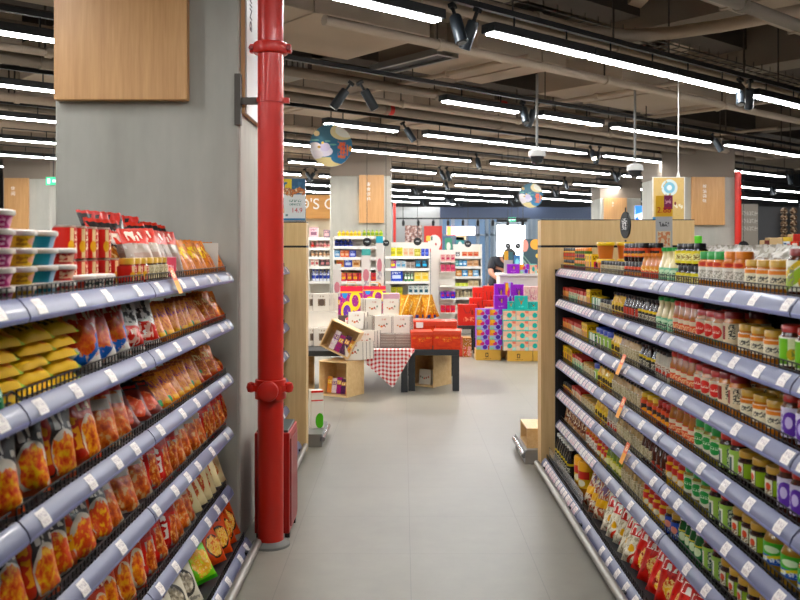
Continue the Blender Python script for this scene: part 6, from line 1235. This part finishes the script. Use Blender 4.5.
# local frame: x toward the counter, y away from camera, z up
J = [(0, 0, .93, (.13, .1)), (.03, -.01, 1.1, (.125, .1)), (.09, -.03, 1.27, (.14, .1)), (.14, -.05, 1.38, (.10, .075)), (.18, -.10, 1.415, .05),   # pelvis..neck 0-4
     (-.03, -.08, 1.375, .055), (-.075, -.16, 1.19, .045), (.02, -.24, 1.11, .036), (.12, -.30, 1.10, .028),                # near arm 5-8
     (.29, .0, 1.365, .055), (.32, -.08, 1.19, .045), (.28, -.22, 1.14, .036), (.25, -.30, 1.12, .028),                       # far arm 9-12
     (-.085, 0, .86, .085), (-.09, -.02, .5, .06), (-.09, .02, .1, .042), (-.09, -.1, .035, .035),                           # leg 13-16
     (.085, 0, .86, .085), (.09, -.02, .5, .06), (.09, .02, .1, .042), (.09, -.1, .035, .035),                               # leg 17-20
     (.205, -.14, 1.41, (.06, .065)), (.215, -.165, 1.445, (.075, .085)), (.22, -.175, 1.49, (.055, .065))]                      # head 21-23
E = [(0, 1), (1, 2), (2, 3), (3, 4), (3, 5), (5, 6), (6, 7), (7, 8), (3, 9), (9, 10), (10, 11), (11, 12), (0, 13), (13, 14), (14, 15), (15, 16), (0, 17), (17, 18), (18, 19), (19, 20), (4, 21), (21, 22), (22, 23)]
# hands: palm, five fingers each
def hand(base, wrist, direc, side):
    i = len(J); d = Vector(direc).normalized(); s = d.cross(Vector((0, 0, 1))).normalized() * side; w = Vector(wrist)
    J.append((*(w + d * .05), (.03, .014))); E.append((base, i))
    for k, (o, ln) in enumerate(((-.024, .06), (-.008, .07), (.008, .066), (.024, .052))):
        a = w + d * .085 + s * o; b = a + d * ln * .55 + Vector((0, 0, -.008)); c = b + d * ln * .45 + Vector((0, 0, -.02)); n = len(J); J.extend([(*a, .0095), (*b, .009), (*c, .0075)]); E.extend([(i, n), (n, n + 1), (n + 1, n + 2)])
    a = w + d * .045 - s * .035; b = a + d * .03 - s * .015; n = len(J); J.extend([(*a, .011), (*b, .009)]); E.extend([(i, n), (n, n + 1)])
hand(8, J[8][:3], (.9, -.3, -.1), 1); hand(12, J[12][:3], (-.3, -.9, -.1), -1)
body = skin_mesh('person', J, E, SKIN); body.location = (px, py, 0); body.scale = (.97, .97, .97)
tag(body, 'person in a dark T-shirt bending over the checkout counter, head lowered', 'person')
skin_mesh('t_shirt', [(.0, 0, .90, (.19, .15)), (.03, -.01, 1.1, (.145, .12)), (.09, -.03, 1.27, (.158, .118)), (.135, -.045, 1.37, (.115, .095)), (.165, -.08, 1.4, .07), (-.03, -.08, 1.375, .08), (-.067, -.14, 1.225, .07), (.29, .0, 1.365, .08), (.315, -.06, 1.22, .07)], [(0, 1), (1, 2), (2, 3), (3, 4), (3, 5), (5, 6), (3, 7), (7, 8)], SHIRT, body)
skin_mesh('trousers', [(0, 0, .95, (.185, .145)), (-.085, 0, .84, .1), (-.09, -.02, .5, .078), (-.09, .02, .08, .062), (.085, 0, .84, .1), (.09, -.02, .5, .078), (.09, .02, .08, .062)], [(0, 1), (1, 2), (2, 3), (0, 4), (4, 5), (5, 6)], TROU, body)
hr = MB(); hr.lathe([(.0, .11), (.045, .1), (.075, .07), (.088, .03), (.088, -.01), (.08, -.05)], 18, cap=False); hb = hr.build('hair', HAIR, body, smooth=True, loc=(.217, -.15, 1.455), rot=(R(32), R(6), 0))
hb.scale = (1.02, 1.15, 1.0); hb.modifiers.new('thick', 'SOLIDIFY').thickness = .012
fc = MB().lathe([(0, -.022), (.012, -.012), (.008, .02), (0, .03)], 8, (0, 0, 0)).build('nose', SKIN, body, smooth=True, loc=(.215, -.25, 1.41))
for sg in (-1, 1):
    MB().lathe([(0, -.011), (.009, 0), (0, .011)], 8).build('eye', mat('201a18', .3), body, smooth=True, loc=(.215 + sg * .03, -.243, 1.44)); MB().lathe([(0, -.03), (.012, -.015), (.014, .015), (0, .03)], 8).build('ear', SKIN, body, smooth=True, loc=(.215 + sg * .082, -.16, 1.43))
MB().lathe([(0, -.022), (.006, 0), (0, .022)], 8, M=Matrix.Rotation(R(90), 4, 'Y')).build('mouth', mat('8a4a42', .5), body, smooth=True, loc=(.215, -.235, 1.375))
def lamp(loc, to, w, ang=60, blend=.6, size=.08, col=(1, .95, .87)):
    ld = bpy.data.lights.new('fill_spot', 'SPOT'); ld.energy = w; ld.spot_size = R(ang); ld.spot_blend = blend; ld.shadow_soft_size = size; ld.color = col
    o = bpy.data.objects.new('fill_spot', ld); COL.objects.link(o); o.location = loc; o.rotation_euler = (Vector(to) - Vector(loc)).to_track_quat('-Z', 'Y').to_euler()
ZS = 2.84
for n, s, to, w in [(8.35, 5.4, (-.5, 9.6, .6), 110), (8.35, 5.9, (.2, 9.4, .6), 100), (10.35, 8.0, (1.6, 11.8, .6), 130), (10.35, 7.6, (1.2, 12.3, .7), 100), (12.45, 7.8, (0, 14.4, 1.0), 130), (12.45, 8.3, (-1.0, 13.3, 1.0), 130), (12.45, 9.0, (1.1, 15, 1.0), 120),
                    (4.12, 3.98, (-1.0, 3.6, .9), 28), (2.05, 2.6, (-.95, 2.5, .8), 28), (2.05, .45, (-.95, 2.0, .7), 28)]:
    lamp(SN(s, n, ZS), to, w)  # extra spots added to brighten the display, far shelves and left rack
# ------------------------------------------------------------------ clean up, world, lamps
for o in [o for o in bpy.data.objects if o.get('label') == 'x']:
    for c in list(o.children_recursive): bpy.data.objects.remove(c)
    bpy.data.objects.remove(o)
wd = bpy.data.worlds.new('store_air'); SC.world = wd; wd.use_nodes = True
wd.node_tree.nodes['Background'].inputs[0].default_value = (.9, .95, 1, 1); wd.node_tree.nodes['Background'].inputs[1].default_value = .4
SC.view_settings.view_transform = 'Standard'; SC.view_settings.look = 'None'; SC.view_settings.exposure = 1.18; SC.view_settings.gamma = 1.0
